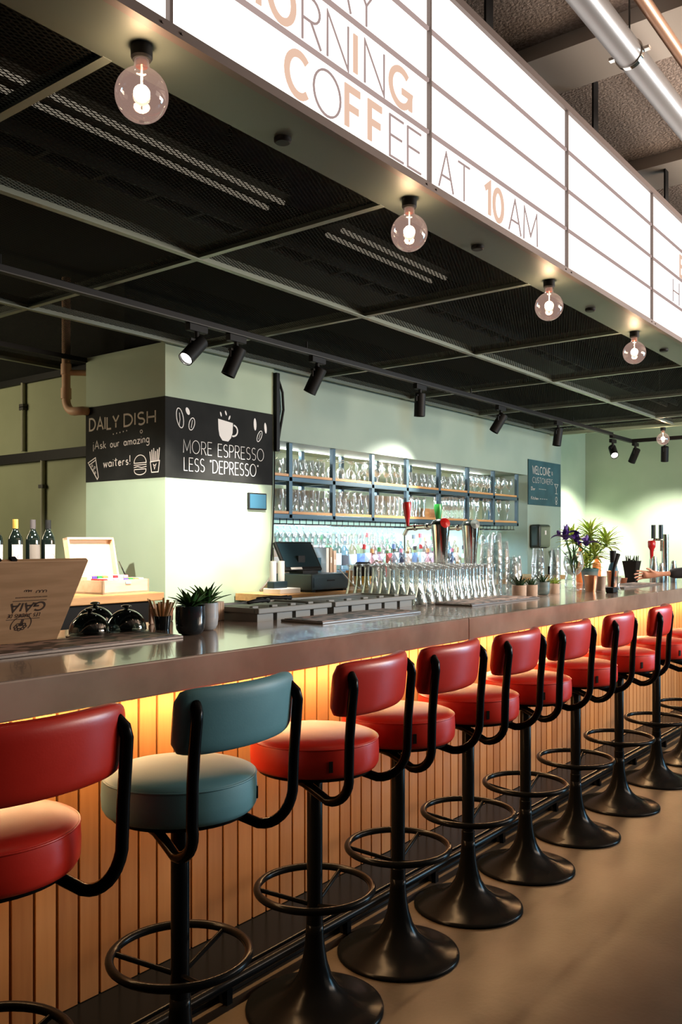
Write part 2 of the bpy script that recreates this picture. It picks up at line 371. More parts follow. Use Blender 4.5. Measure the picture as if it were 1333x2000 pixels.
def fit(text, x0, x1, y, h, gap=0.18, jit=0.0, slope=0.0):
    _, e = strokes(text, 0, 0, 1, gap); return strokes(text, x0, y, h, gap, (x1-x0)/((e-gap)*h), jit, slope)[0]
def ribbon(mb, pl, wdt, fr, d=0.0012):
    """flat stroke along polyline pl (2D) mapped by fr(u, v, depth) -> 3D, depth towards the viewer"""
    pts = [Vector(p) for p in pl]
    if len(pts) > 2: pts = [pts[0]]+[b for a, b in zip(pts, pts[1:]) if (b-a).length > 1e-6]
    closed = len(pts) > 3 and (pts[0]-pts[-1]).length < 1e-4
    if closed: pts = pts[:-1]
    n = len(pts)
    if n < 2: return
    Lf, Rt = [], []
    for i in range(n):
        a = pts[(i-1) % n] if (closed or i > 0) else None; b = pts[(i+1) % n] if (closed or i < n-1) else None
        d1 = (pts[i]-a).normalized() if a is not None else (b-pts[i]).normalized(); d2 = (b-pts[i]).normalized() if b is not None else d1
        n1 = Vector((-d1.y, d1.x)); n2 = Vector((-d2.y, d2.x)); mt = n1+n2
        if mt.length < 0.2: mt = n1
        mt.normalize(); k = wdt/2/max(0.45, mt.dot(n1)); Lf.append(pts[i]+mt*k); Rt.append(pts[i]-mt*k)
    vs = [fr(p.x, p.y, d) for p in Lf]+[fr(p.x, p.y, d) for p in Rt]+[fr(p.x, p.y, 0) for p in Lf]+[fr(p.x, p.y, 0) for p in Rt]
    fs = []
    for i in range(n if closed else n-1):
        j = (i+1) % n
        fs += [(i, n+i, n+j, j), (2*n+i, i, j, 2*n+j), (n+i, 3*n+i, 3*n+j, n+j)]
    if not closed: fs += [(0, 2*n, 3*n, n), (n-1, 2*n-1, 4*n-1, 3*n-1)]
    mb.add(vs, fs)
def blob(mb, pts, fr, d=0.001):
    c = Vector((sum(p[0] for p in pts)/len(pts), sum(p[1] for p in pts)/len(pts))); n = len(pts)
    mb.add([fr(c.x, c.y, d)]+[fr(p[0], p[1], d) for p in pts], [(0, i+1, (i+1) % n+1) for i in range(n)])

# ================================================================== THE SETTING
struct(MB().box(-3, 14, -7, 9, -0.1, 0).build('floor', 'concrete_floor'))
struct(MB().box(-3, 14, -7, 9, 3.8, 3.95).build('ceiling', 'rough_ceiling'))
for i in range(7):
    x = 0.76+1.52*i
    struct(MB().box(x, x+0.365, -7, 4.0, 3.73, 3.81).build('ceiling_beam', 'beam'))
struct(MB().box(-1.2, 9.03, 1.80, 9, 3.25, 3.4).box(9.0, 9.03, 1.80, 4.63, 2.705, 3.25).box(3.62, 9.03, 4.60, 4.63, 2.665, 3.25).box(3.62, 3.66, 4.63, 9, 2.665, 3.25).build('ceiling_void', 'dark'))  # dark panels added to stand in for the unlit space above the mesh
struct(MB().box(3.475, 4.445, 4.03, 4.81, 0, 2.66).build('wall_column', 'sage'))
struct(MB().box(3.62, 3.8, 4.81, 9, 0, 2.66).build('wall_left', 'olive'))
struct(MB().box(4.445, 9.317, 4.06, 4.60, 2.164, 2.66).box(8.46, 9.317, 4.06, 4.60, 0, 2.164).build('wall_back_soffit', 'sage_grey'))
struct(MB().box(4.445, 8.46, 4.60, 4.75, 0, 2.66).build('wall_back_niche', 'sage'))
struct(MB().box(9.317, 11.0, 4.40, 4.75, 0, 3.8).build('wall_back', 'sage'))
struct(MB().box(10.87, 11.05, 1.0, 4.40, 0, 3.8).build('wall_far', 'sage'))
# expanded-metal ceiling on a grid of steel bars
struct(MB().add([(-1.2, 1.775, 2.668), (9.03, 1.775, 2.668), (9.03, 4.06, 2.668), (-1.2, 4.06, 2.668)], [(0, 1, 2, 3)])
       .add([(-1.2, 4.06, 2.668), (3.62, 4.06, 2.668), (3.62, 9, 2.668), (-1.2, 9, 2.668)], [(0, 1, 2, 3)]).build('ceiling_mesh', 'mesh'))
n = 1
GX = [1.345+1.186*k for k in range(-2, 7)]
for gx in GX:
    ye = 9.0 if gx < 3.6 else 4.05
    struct(MB().box(gx-0.014, gx+0.014, 1.775, ye, 2.648, 2.654).box(gx-0.003, gx+0.003, 1.775, ye, 2.654, 2.70).build('trim_%d' % n, 'steel_trim')); n += 1
for gy in (2.726, 3.99, 5.2, 6.4):
    xe = 9.03 if gy < 4 else 3.6
    struct(MB().box(-1.2, xe, gy-0.014, gy+0.014, 2.644, 2.650).box(-1.2, xe, gy-0.003, gy+0.003, 2.650, 2.70).build('trim_%d' % n, 'steel_trim')); n += 1
struct(MB().box(9.02, 9.07, 1.775, 4.06, 2.635, 2.70).build('trim_%d' % n, 'sage')); n += 1     # pale edge that closes the mesh ceiling
struct(MB().box(-1.2, 3.475, 4.80, 4.82, 2.63, 2.66).build('trim_%d' % n, 'matte_black')); n += 1
struct(MB().box(3.59, 3.62, 4.81, 9, 2.615, 2.66).build('trim_%d' % n, 'matte_black')); n += 1
# things hung in the void above the mesh
tag(MB().box(-1, 8.8, 2.95, 3.45, 2.95, 3.20).build('air_duct', 'duct', bevel=0.02), 'long rectangular air duct above the mesh ceiling', 'duct')
tb = MB()
for yy in (2.62, 2.72): tb.box(-1, 8.8, yy-0.006, yy+0.006, 2.80, 2.85)
for k in range(40): tb.box(-0.9+0.24*k, -0.88+0.24*k, 2.62, 2.72, 2.80, 2.81)
for x in (0.4, 2.4, 4.4, 6.4, 8.4): tb.box(x, x+0.01, 2.665, 2.675, 2.81, 3.235)
tag(tb.build('cable_tray', 'duct'), 'narrow metal cable tray running lengthwise above the mesh ceiling', 'cable tray')
for k, (x, y, hl) in enumerate(((1.35, 2.44, 1.35), (3.55, 2.44, 0.45))):
    t = thing('strip_light', ['long twin strip light above the mesh, starting over the first bulb', 'short twin strip light above the mesh, beyond the long one'][k], 'light', (x, y, 2.86), 0, 'strip lights above the mesh')
    MB().box(-hl-0.02, hl+0.02, -0.07, 0.07, 0.03, 0.08).box(-hl*0.8, -hl*0.8+0.01, -0.005, 0.005, 0.08, 0.375).box(hl*0.8, hl*0.8+0.01, -0.005, 0.005, 0.08, 0.375).build('housing', 'duct', t)
    for dy in (-0.045, 0.045): MB().cyl((-hl, dy, 0), (hl, dy, 0), 0.011, 8).build('tube', 'tube_glow', t)

# pipes under the concrete ceiling
def pipe(nm, y, z, r, m, lab, straps):
    t = thing(nm, lab, 'pipe', (0, y, z))
    MB().cyl((-1, 0, 0), (13, 0, 0), r, 24).build('pipe_run', m, t, True, angle=40)
    for x in straps:
        s = MB().lathe([(r+0.002, -0.012), (r+0.006, -0.012), (r+0.006, 0.012), (r+0.002, 0.012)], 24, T(x, 0, 0) @ Matrix.Rotation(PI/2, 4, 'Y'))
        s.box(x-0.012, x+0.012, r, r+0.03, -0.006, 0.006).box(x-0.012, x+0.012, -r-0.03, -r, -0.006, 0.006)
        st = s.build('strap', 'chrome', t, True, angle=40)
        MB().cyl((x, 0, r), (x, 0, 3.8-z), 0.004, 6).build('hanger_rod', 'duct', st)
pipe('ceiling_pipe', 1.273, 3.50, 0.055, 'grey_pipe', 'thick grey pipe under the rough ceiling above the lit sign', (2.0, 3.62, 5.2, 6.8))
pipe('ceiling_pipe', 1.16, 3.60, 0.026, 'copper_pipe', 'thin copper-coloured pipe beside the thick grey ceiling pipe', (1.5, 4.9))

# ================================================================== CINEMA SIGN
sg = thing('lightbox_sign', 'long lit cinema lightbox sign over the bar reading COFFEE AT 10 AM', 'sign', (0, 1.58, 2.65))
SX0, SX1 = -0.2, 9.0; DIV = [0.218+1.155*k for k in range(8)]
b = MB().box(SX0, SX1, 0.03, 0.20, 0.0, 0.755).box(SX0, SX1, 0.0, 0.03, 0.0, 0.002)
b.build('housing', 'soffit', sg)
ED = [SX0]+DIV+[SX1]
for a, c in zip(ED[:-1], ED[1:]):
    if c-a < 0.05: continue
    MB().box(a+0.006, c-0.006, 0.004, 0.03, 0.025, 0.73).build('light_panel', 'sign', sg)
fr = MB().box(SX0, SX1, -0.012, 0.006, -0.006, 0.026).box(SX0, SX1, -0.012, 0.006, 0.728, 0.758)
fr.box(SX0, SX1, -0.022, -0.012, -0.008, 0.002)
for x in DIV:
    for dx in (-0.03, 0.03): fr.cyl((x+dx, -0.016, 0.012), (x+dx, -0.010, 0.012), 0.004, 8)
fr.build('frame', 'lip', sg)
for x in DIV: MB().box(x-0.005, x+0.005, -0.010, 0.006, 0.0, 0.758).build('divider', 'lip', sg)
for k in (1, 2, 3): MB().box(SX0, SX1, -0.006, 0.004, 0.025+0.1763*k-0.0055, 0.025+0.1763*k+0.0055).build('letter_rail', 'rule', sg)
for k in range(7): MB().lathe([(0.026, 0), (0.026, -0.010), (0.021, -0.014), (0.0, -0.014)], 20, T(1.93+1.186*(k-1), 0.135, 0)).build('cap', 'matte_black', sg, True, angle=30)
for x in (2.0, 3.145, 4.277, 5.42, 6.56, 7.7): MB().box(x-0.03, x+0.03, 0.095, 0.105, 0.755, 1.155).build('hanger', 'matte_black', sg)
# letters: x range, row (0 = lowest), bold or thin
def sgl(ch, x0, x1, row, bold, z0=None, z1=None):
    z = 0.025+0.1763*row+0.016; h = 0.138
    lw = 0.021 if bold else 0.0065
    wd, pl = G[ch]; mb = MB(); s = (x1-x0-lw)/max(wd, 0.02) if ch != 'I' else 0
    for p in pl: ribbon(mb, [(x0+lw/2+a*s, z+lw/2+c*(h-lw)) for a, c in p], lw, lambda u, v, d: Vector((u, 0.004-d*3, v)))
    mb.build('letter', 'copper_letter' if bold else 'grey_letter', sg)
def X158(px):
    t = (px-666.5)/1695; return 1.58*(0.79044+t*0.61254)/(0.61254-t*0.79044)
for ch, a, c, row, bold in (('C', 557, 608, 0, 1), ('O', 613, 668, 0, 0), ('F', 675, 709, 0, 1), ('F', 720, 751, 0, 1), ('E', 762, 791, 0, 0), ('E', 797, 825, 0, 0),
        ('A', 858, 888, 0, 0), ('T', 896, 920, 0, 0), ('1', 947, 961, 0, 1), ('0', 964, 986, 0, 1), ('A', 995, 1020, 0, 0), ('M', 1024, 1052, 0, 0),
        ('M', 455, 512, 1, 1), ('O', 523, 580, 1, 1), ('R', 591, 630, 1, 0), ('N', 640, 683, 1, 0), ('I', 692, 703, 1, 1), ('N', 713, 753, 1, 0), ('G', 761, 803, 1, 1),
        ('D', 592, 634, 2, 1), ('A', 646, 688, 2, 0), ('Y', 696, 738, 2, 0),
        ('H', 1316, 1328.5, 1, 0), ('E', 1329, 1340, 2, 1)):
    sgl(ch, X158(a), X158(c), row, bold)

# bulbs under the sign
def bulb(x, y, z, lab):
    z -= 0.001
    t = thing('globe_bulb', lab, 'light bulb', (x, y, z), 0, 'globe bulbs under the lightbox sign')
    MB().lathe([(0.026, 0), (0.026, -0.028), (0.022, -0.034), (0, -0.034)], 20).build('socket', 'matte_black', t, True, angle=30)
    pr = [(0.017, -0.03), (0.018, -0.045), (0.020, -0.055)]
    R, cz = 0.064, -0.118
    pr += [(R*math.sin(math.radians(a)), cz+R*math.cos(math.radians(a))) for a in range(22, 181, 8)]
    MB().lathe(pr, 32, None, False, False).build('globe', 'bulb_glass', t, True)
    MB().lathe([(0.0135, -0.034), (0.0145, -0.050)], 16, None, False, False).build('screw_collar', 'copper', t, True)
    MB().sphere((0, 0, cz+0.004), 0.020, 14, 10).build('filament', 'filament', t, True)
    MB().cyl((0, 0, -0.04), (0, 0, cz+0.02), 0.0025, 8).build('stem', 'paper', t)
    l = bpy.data.lights.new('bulb_light', 'POINT'); l.energy = 2.6; l.color = (1.0, 0.66, 0.40); l.shadow_soft_size = 0.02
    lo = bpy.data.objects.new('bulb_light', l); C.objects.link(lo); lo.location = (x, y, z-0.085)
for p, lab in (((1.362, 1.665, 2.65), 'large round globe bulb nearest the viewer, by the start of the sign'), ((2.539, 1.666, 2.65), 'second globe bulb along the sign, below the word COFFEE'),
               ((3.724, 1.680, 2.65), 'third globe bulb along the sign, past the figures 10 AM'), ((4.926, 1.704, 2.65), 'fourth globe bulb along the sign, beside the last ceiling bay in view'),
               ((9.08, 2.846, 2.635), 'farthest small globe bulb, hanging before the far green wall')): bulb(*p, lab)

# ================================================================== BAR
BX0, BX1 = 0.3, 9.2
bar = thing('bar_counter', 'long bar with concrete top and backlit vertical oak slats', 'bar', (0, 0, 0))
for a, c, yb in ((BX0, 3.571, 3.02), (3.5735, 6.287, 3.42), (6.2895, BX1, 3.42)): MB().box(a, c, 2.01, yb, 0.995, 1.10).build('countertop', 'counter', bar, bevel=0.006)
sl = MB(); k = 0; x = BX0+0.02
while x < BX1-0.08:
    x0 = math.floor(x/0.0745)*0.0745+0.0745
    sl.box(x0+0.005, x0+0.0695, 2.20, 2.218, 0.078, 0.995); x = x0+0.001
sl.build('slat_cladding', 'slats', bar)
MB().box(BX0, BX1, 2.262, 2.90, 0.0, 0.995).build('carcass', 'matte_black', bar)
MB().box(BX0, BX1, 1.99, 2.222, 0.0, 0.075).build('plinth', 'black', bar, bevel=0.004)
rl = MB().cyl((BX0, 1.955, 0.064), (BX1, 1.955, 0.064), 0.019, 16).build('foot_rail', 'black', bar, True, angle=40)
for k in range(14):
    x = 0.7+0.62*k; MB().box(x-0.012, x+0.012, 1.945, 1.985, 0.0, 0.05).build('rail_bracket', 'black', rl)
gs = MB()
for pl in fit('JL5'.replace('5', 'S'), 2.455, 2.60, 0.958, 0.022, 0.3): ribbon(gs, pl, 0.003, lambda u, v, d: Vector((u, 2.20-d*0.5, v)))
gs.build('scribble', 'ink', bar)

# ================================================================== STOOLS
def make_stool(colour):
    t = thing('bar_stool', '', 'bar stool')
    m = colour
    # trumpet base and pole
    pr = [(0.216, 0.0), (0.2165, 0.006), (0.214, 0.011), (0.205, 0.014), (0.17, 0.022), (0.135, 0.033), (0.10, 0.050), (0.073, 0.073), (0.053, 0.105), (0.040, 0.145), (0.032, 0.19), (0.0285, 0.235), (0.0275, 0.265)]
    MB().lathe(pr, 48).build('base', 'black', t, True)
    MB().lathe([(0.0265, 0.262), (0.0265, 0.30), (0.0245, 0.302), (0.0245, 0.705), (0.022, 0.708)], 24).build('pole', 'black', t, True, angle=40)
    MB().lathe([(0.011, 0.705), (0.011, 0.738)], 16).build('gas_piston', 'steel', t, True)
    ring = MB().tube([(0.180*math.cos(2*PI*k/48), 0.180*math.sin(2*PI*k/48), 0.375) for k in range(48)], 0.0115, 12, True).build('foot_ring', 'black', t, True)
    for k in range(3):
        a = math.radians(4+120*k)
        MB().cyl((0.175*math.cos(a), 0.175*math.sin(a), 0.372), (0.02*math.cos(a), 0.02*math.sin(a), 0.325), 0.007, 10).build('spoke', 'black', ring, True, angle=40)
    MB().lathe([(0.09, 0.735), (0.178, 0.750), (0.182, 0.760), (0.0, 0.760)], 40).build('seat_plate', 'black', t, True, angle=40)
    # round cushion: upright border, piping, slightly domed top
    pr = [(0.0, 0.758), (0.176, 0.758), (0.192, 0.763), (0.1995, 0.776), (0.201, 0.806), (0.1995, 0.836), (0.198, 0.846), (0.1975, 0.8495), (0.193, 0.8545), (0.175, 0.861), (0.14, 0.867), (0.08, 0.871), (0.0, 0.872)]
    st = MB().lathe(pr, 56).build('seat', m, t, True)
    MB().tube([(0.1975*math.cos(2*PI*k/56), 0.1975*math.sin(2*PI*k/56), 0.8485) for k in range(56)], 0.0028, 6, True).build('piping', m, st, True)
    # curved back pad
    mb = MB(); nu, nv = 30, 28; R = 0.40; half = 0.215
    for i in range(nu+1):
        s_ = -1+2*i/nu
        e = max(0.0, 1-abs(s_)**7)**(1/3.0) if abs(s_) < 1 else 0.0
        a = s_*half/R
        for j in range(nv):
            ph = 2*PI*j/nv; cc, ss = math.cos(ph), math.sin(ph)
            tx = math.copysign(abs(cc)**0.75, cc)*0.026*(0.30+0.70*e); tz = math.copysign(abs(ss)**0.42, ss)*0.080*(0.62+0.38*e)
            rr = R+tx
            x = rr*math.sin(a); y = -rr*math.cos(a)+R-0.245
            z = 1.034+tz
            y -= 0.16*(z-1.034)*0.6
            mb.v.append((x, y, z))
    for i in range(nu):
        for j in range(nv):
            p, q = i*nv+j, i*nv+(j+1) % nv; mb.f.append((p, q, q+nv, p+nv))
    mb.f += [tuple(reversed(range(nv))), tuple(range(nu*nv, (nu+1)*nv))]
    MB_o = mb.build('backrest', m, t, True, angle=70)
    for s in (-1, 1):
        pts = [(s*0.10, 0.03, 0.742), (s*0.118, -0.04, 0.735), (s*0.135, -0.095, 0.718)]
        pts += [(s*(0.150+0.033*i/8), -0.140-0.090*math.sin(PI/2*i/8), 0.704+0.095*(1-math.cos(PI/2*i/8))) for i in range(9)]
        pts += [(s*0.1845, -0.233, 0.90), (s*0.185, -0.240, 0.98), (s*0.184, -0.246, 1.04), (s*0.180, -0.243, 1.062), (s*0.172, -0.230, 1.077), (s*0.165, -0.212, 1.080)]
        tu = MB().tube(pts, 0.0142, 14).build('back_tube', 'black', t, True)
        MB().tube([(s*0.1845, -0.2505, 1.005), (s*0.1845, -0.2545, 1.005)], 0.0045, 10).build('bolt', 'steel', tu, True, angle=40)
    return t
def tab(t, deg):
    a = math.radians(deg)
    MB().box(-0.0055, 0.0055, -0.003, 0.001, -0.016, 0.016, T(0.201*math.cos(a), 0.201*math.sin(a), 0.80) @ Rz(a+PI/2)).build('tab', 'matte_black', t)
red0 = make_stool('red'); teal0 = make_stool('teal'); tab(red0, 226); tab(teal0, 305)
ST = [(0.985, 0, 'red', 'red bar stool cut off by the picture edge, before the teal stool'),
      (1.536, 2, 'teal', 'teal bar stool, the only one that is not red'),
      (2.089, 7, 'red', 'red bar stool standing directly beside the teal stool'),
      (2.553, 4, 'red', 'red bar stool second in line after the teal stool'),
      (3.053, 5, 'red', 'red bar stool third in line after the teal stool, below the counter seam'),
      (3.569, 2, 'red', 'red bar stool fourth in line after the teal stool'),
      (4.131, 6, 'red', 'red bar stool fifth in line after the teal stool, back turned more edge-on'),
      (4.734, 9, 'red', 'red bar stool third from the far end of the row'),
      (5.370, 12, 'red', 'red bar stool second from the far end of the row'),
      (5.98, 8, 'red', 'farthest red bar stool, partly outside the picture')]
first = True
for x, rz, colr, lab in ST:
    if colr == 'teal': o = teal0; o.location = (x, 1.7226, 0); o.rotation_euler = (0, 0, math.radians(rz)); o['label'] = lab; o['group'] = 'bar stools along the counter'
    elif first: o = red0; first = False; o.location = (x, 1.7226, 0); o.rotation_euler = (0, 0, math.radians(rz)); o['label'] = lab; o['group'] = 'bar stools along the counter'
    else: dup(red0, (x, 1.7226, 0), math.radians(rz), lab, 'bar stools along the counter')

# ================================================================== CHALKBOARDS
def R_right(u, v, d): return Vector((3.49+0.935*u, 4.03-0.004-d, 1.845+0.487*v))
def R_left(u, v, d): return Vector((3.475-0.004-d, 4.805-0.770*u, 1.845+0.487*v))
def aspect(pl, k): return pl
AR = 0.935/0.487; AL = 0.77/0.487
def ell(cx, cy, rx, ry, rot=0, n=18, ar=1.0):
    c, s = math.cos(rot), math.sin(rot); out = []
    for i in range(n+1):
        a = 2*PI*i/n; x, y = rx*math.cos(a), ry*math.sin(a); out.append((cx+(x*c-y*s)/ar, cy+x*s+y*c))
    return out
cb = thing('chalkboard', 'wide chalkboard on the column reading MORE ESPRESSO LESS DEPRESSO', 'chalkboard', (0, 0, 0))
MB().box(3.478, 4.430, 4.026, 4.032, 1.845, 2.332).build('board', 'chalkboard', cb)
mb = MB()
def W(lines, wd, fr, ar):
    for pl in lines: ribbon(mb, [(a, b) for a, b in pl], wd, lambda u, v, d: fr(u/ar, v, d*0.5), 0.001)
def Tx(text, u0, u1, v, h, wd, fr, ar, gap=0.2, jit=0.02, slope=0.0):
    W(fit(text, u0*ar, u1*ar, v, h, gap, jit, slope), wd, fr, ar)
Tx('MORE ESPRESSO', .135, .905, .325, .165, .008, R_right, AR, .22)
Tx('LESS "DEPRESSO"', .14, .85, .10, .165, .008, R_right, AR, .22)
mb.build('chalk_lettering', 'chalk_white', cb)
mb = MB()
def E(cx, cy, rx, ry, rot, wd, fr, ar, fill=False):
    pts = ell(cx*ar, cy, rx, ry, rot)
    if fill: blob(mb, pts[:-1], lambda u, v, d: fr(u/ar, v, d*0.5))
    else: W([pts], wd, fr, ar)
E(.105, .755, .055, .125, .22, .011, R_right, AR); W([[(.098*AR, .66), (.105*AR, .74), (.100*AR, .82)]], .008, R_right, AR)
E(.172, .855, .030, .050, .5, .01, R_right, AR, True)
E(.208, .70, .045, .082, -.32, .011, R_right, AR); W([[(.203*AR, .65), (.213*AR, .75)]], .008, R_right, AR)
for u, v, r in ((.475, .885, .35), (.523, .91, .4), (.557, .855, -.45)): E(u, v, .013, .033, r, .01, R_right, AR, True)
cup = [(.448, .82), (.592, .79), (.588, .66), (.572, .585), (.545, .535), (.49, .54), (.462, .60), (.452, .68)]
blob(mb, [(u, v) for u, v in cup], lambda u, v, d: R_right(u, v, d*0.5))
W([[(a*AR, b) for a, b in arc(.592, .69, .045, .075, 80, -100, 10)]], .022, R_right, AR)
E(.815, .82, .027, .085, .05, .01, R_right, AR, True); E(.925, .79, .024, .075, .12, .01, R_right, AR, True)
E(.862, .665, .038, .085, -.5, .011, R_right, AR); W([[(.853*AR, .62), (.872*AR, .71)]], .008, R_right, AR)
mb.build('chalk_drawing', 'chalk_white', cb)
cl = thing('chalkboard', 'chalkboard on the narrow column side reading DAILY DISH', 'chalkboard', (0, 0, 0))
MB().box(3.471, 3.478, 4.026, 4.808, 1.845, 2.332).build('board', 'chalkboard', cl)
mb = MB()
Tx('DAILY', .05, .44, .685, .155, .024, R_left, AL, .22, .03); Tx('DISH', .51, .895, .690, .15, .024, R_left, AL, .22, .03)
Tx('^Ask our amazing', .10, .82, .43, .105, .011, R_left, AL, .22, .02, .02); Tx('waiters!', .24, .585, .185, .115, .012, R_left, AL, .22, .02, .02)
mb.build('chalk_lettering', 'chalk', cl)
mb = MB()
for i in range(5): E(.37+.043*i, .605+.006*i, .009, .009, 0, .01, R_left, AL, True)
W([[(a*AL, b) for a, b in ((.03, .26), (.13, .32), (.17, .06), (.155, .03), (.03, .26))], [(.04*AL, .225), (.13*AL, .285)]], .012, R_left, AL)
for u, v in ((.085, .215), (.12, .19), (.125, .12), (.10, .16)): E(u, v, .014, .014, 0, .006, R_left, AL)
W([[(a*AL, b) for a, b in arc(.71, .20, .075, .10, 0, 180, 12)]+[(.635*AL, .20), (.785*AL, .20)], [(.632*AL, .175), (.788*AL, .175)], [(.632*AL, .145), (.68*AL, .155), (.73*AL, .14), (.788*AL, .15)], [(.635*AL, .12), (.785*AL, .12)],
   [(a*AL, b) for a, b in arc(.71, .10, .072, .05, 180, 360, 10)], [(.638*AL, .10), (.638*AL, .12)], [(.782*AL, .10), (.782*AL, .12)]], .010, R_left, AL)
W([[(a*AL, b) for a, b in ((.835, .20), (.85, .07), (.93, .07), (.945, .21), (.835, .20))]], .011, R_left, AL)
for i in range(6): W([[((.842+.018*i)*AL, .205), ((.83+.023*i)*AL, .33+.02*(i % 3))]], .014, R_left, AL)
W([[(a*AL, b) for a, b in ((.885, .15), (.87, .17), (.885, .11), (.905, .17), (.885, .15))]], .008, R_left, AL)
E(.725, .595, .022, .02, 0, .008, R_left, AL)
mb.build('chalk_drawing', 'chalk', cl)
def R_wel(u, v, d): return Vector((8.475+0.80*u, 4.06-0.0125-d, 1.855+0.477*v))
cw = thing('chalkboard', 'blue chalkboard on the far pier reading WELCOME', 'chalkboard', (0, 0, 0))
MB().box(8.462, 9.285, 4.049, 4.061, 1.855, 2.335).build('board', 'blue_board', cw)
mb = MB(); AW = .80/.477
Tx('WELCOME', .10, .66, .70, .17, .016, R_wel, AW); Tx('CUSTOMERS', .10, .74, .50, .12, .008, R_wel, AW)
Tx('Bar', .06, .18, .33, .07, .010, R_wel, AW); Tx('-----', .30, .52, .33, .09, .010, R_wel, AW)
Tx('Kitchen', .06, .28, .12, .07, .009, R_wel, AW); Tx('----', .33, .56, .11, .09, .010, R_wel, AW)
mb.build('chalk_lettering', 'chalk', cw)
mb = MB(); W([[(a*AW, b) for a, b in ((.80, .52), (.92, .52), (.86, .42), (.80, .52))], [(.86*AW, .42), (.86*AW, .30)], [(.82*AW, .30), (.90*AW, .30)]], .012, R_wel, AW); E(.86, .17, .05, .05, 0, .012, R_wel, AW); E(.86, .08, .04, .03, 0, .012, R_wel, AW); E(.72, .76, .02, .04, .3, .01, R_wel, AW)
mb.build('chalk_drawing', 'chalk', cw)

# ================================================================== TRACK LIGHTS
tr = thing('light_track', 'long black lighting track under the mesh ceiling above the back bar', 'light track', (0, 3.36, 2.60))
MB().box(-1, 9.02, -0.018, 0.018, -0.017, 0.017).build('rail', 'matte_black', tr, bevel=0.003)
MB().box(-1, 9.02, -0.0195, -0.018, -0.017, -0.012).build('edge_highlight', 'duct', tr)  # paler strip stands in for the highlight on the lower edge
for x in (0.5, 2.0, 4.0, 6.0, 8.0): MB().cyl((x, 0, 0.017), (x, 0, 0.06), 0.006, 8).build('suspension', 'matte_black', tr)
tr2 = thing('light_track', 'black lighting track crossing the far green wall', 'light track', (9.60, 0, 2.58))
MB().box(-0.018, 0.018, 1.2, 3.38, -0.02, 0.02).box(-0.6, 0.018, 3.34, 3.38, -0.02, 0.02).build('rail', 'matte_black', tr2, bevel=0.003)
for y in (1.8, 2.8): MB().cyl((0, y, 0), (0, y, 1.22), 0.006, 8).build('suspension', 'matte_black', tr2)
def track_spot(x, y, z, d, lab, lit, energy=0, deg=40, tgt=None):
    t = thing('track_spotlight', lab, 'spotlight', (x, y, z), 0, 'black track spotlights')
    MB().box(-0.065, 0.065, -0.018, 0.018, -0.055, -0.017).build('adapter', 'matte_black', t, bevel=0.004)
    d = Vector(d).normalized(); p = Vector((0, 0, -0.13)); q = d.to_track_quat('Z', 'Y').to_matrix().to_4x4()
    MB().cyl((0, 0, -0.05), (0, 0, -0.10), 0.013, 12).tube([p+Vector((0.046, 0, 0.03)), p+Vector((0.046, 0, -0.01))], 0.006, 8).tube([p+Vector((-0.046, 0, 0.03)), p+Vector((-0.046, 0, -0.01))], 0.006, 8).box(-0.05, 0.05, -0.012, 0.012, -0.106, -0.094).build('bracket', 'matte_black', t)
    Mx = T(*p) @ q
    MB().lathe([(0.0, -0.05), (0.036, -0.05), (0.040, -0.045), (0.040, 0.115), (0.035, 0.115), (0.034, 0.095)], 28, Mx, False, False).build('housing', 'matte_black', t, True, angle=35)
    MB().lathe([(0.0, 0.100), (0.0345, 0.100)], 24, Mx, False, False).build('lens', 'lamp_glow' if lit else 'lamp_dim', t)
    if energy:
        s = Vector((x, y, z))+p+d*0.125
        spot('spotlight_beam', s, tgt if tgt else s+d, energy, deg)
SP = [(3.11, 3.36, (-0.72, -0.05, -0.68), 'lit track spotlight hanging by the column corner above the tea box', 1, 150, 64, (2.75, 4.25, 1.2)),
      (3.40, 3.36, (-0.28, 0.30, -0.95), 'track spotlight second along the track, next to the lit one', 0, 120, 66, (3.3, 4.3, 1.2)),
      (4.10, 3.36, (-0.22, 0.40, -0.95), 'track spotlight over the black cable beside the espresso chalkboard', 0, 260, 62, (3.92, 4.10, 1.38)),
      (5.26, 3.36, (0.02, 0.05, -1), 'track spotlight pointing straight down before the middle shelves', 0, 200, 74, (5.1, 3.0, 1.1)),
      (6.50, 3.36, (-0.30, 0.45, -0.9), 'track spotlight in front of the far shelf bays', 0, 230, 60, (5.85, 4.12, 1.75)),
      (7.65, 3.36, (-0.10, 0.1, -1), 'track spotlight beside the blue chalkboard, last on the long track', 0, 200, 72, (7.0, 2.8, 1.1))]
for x, y, d, lab, lit, e, dg, tg in SP: track_spot(x, y, 2.60, d, lab, lit, e, dg, tg)
track_spot(1.60, 3.36, 2.60, (0.75, 0.42, -0.5), 'added unseen track spotlight on the near end, aimed at the column side', 1, 300, 42, (3.47, 4.42, 1.38))  # added out of view to brighten the column's left face
track_spot(9.05, 3.36, 2.565, (-0.95, -0.6, -0.85), 'lit spotlight shining towards the viewer before the far wall', 1, 40, 60, (8.2, 2.6, 1.1))
track_spot(9.60, 3.31, 2.575, (0.25, 0.5, -0.95), 'middle one of the three small spotlights before the far wall', 0, 620, 72, (10.25, 4.35, 1.25))
track_spot(9.60, 2.99, 2.575, (0.25, 0.10, -0.95), 'spotlight hanging past the middle one before the far wall', 0, 330, 78, (10.75, 3.3, 1.1))

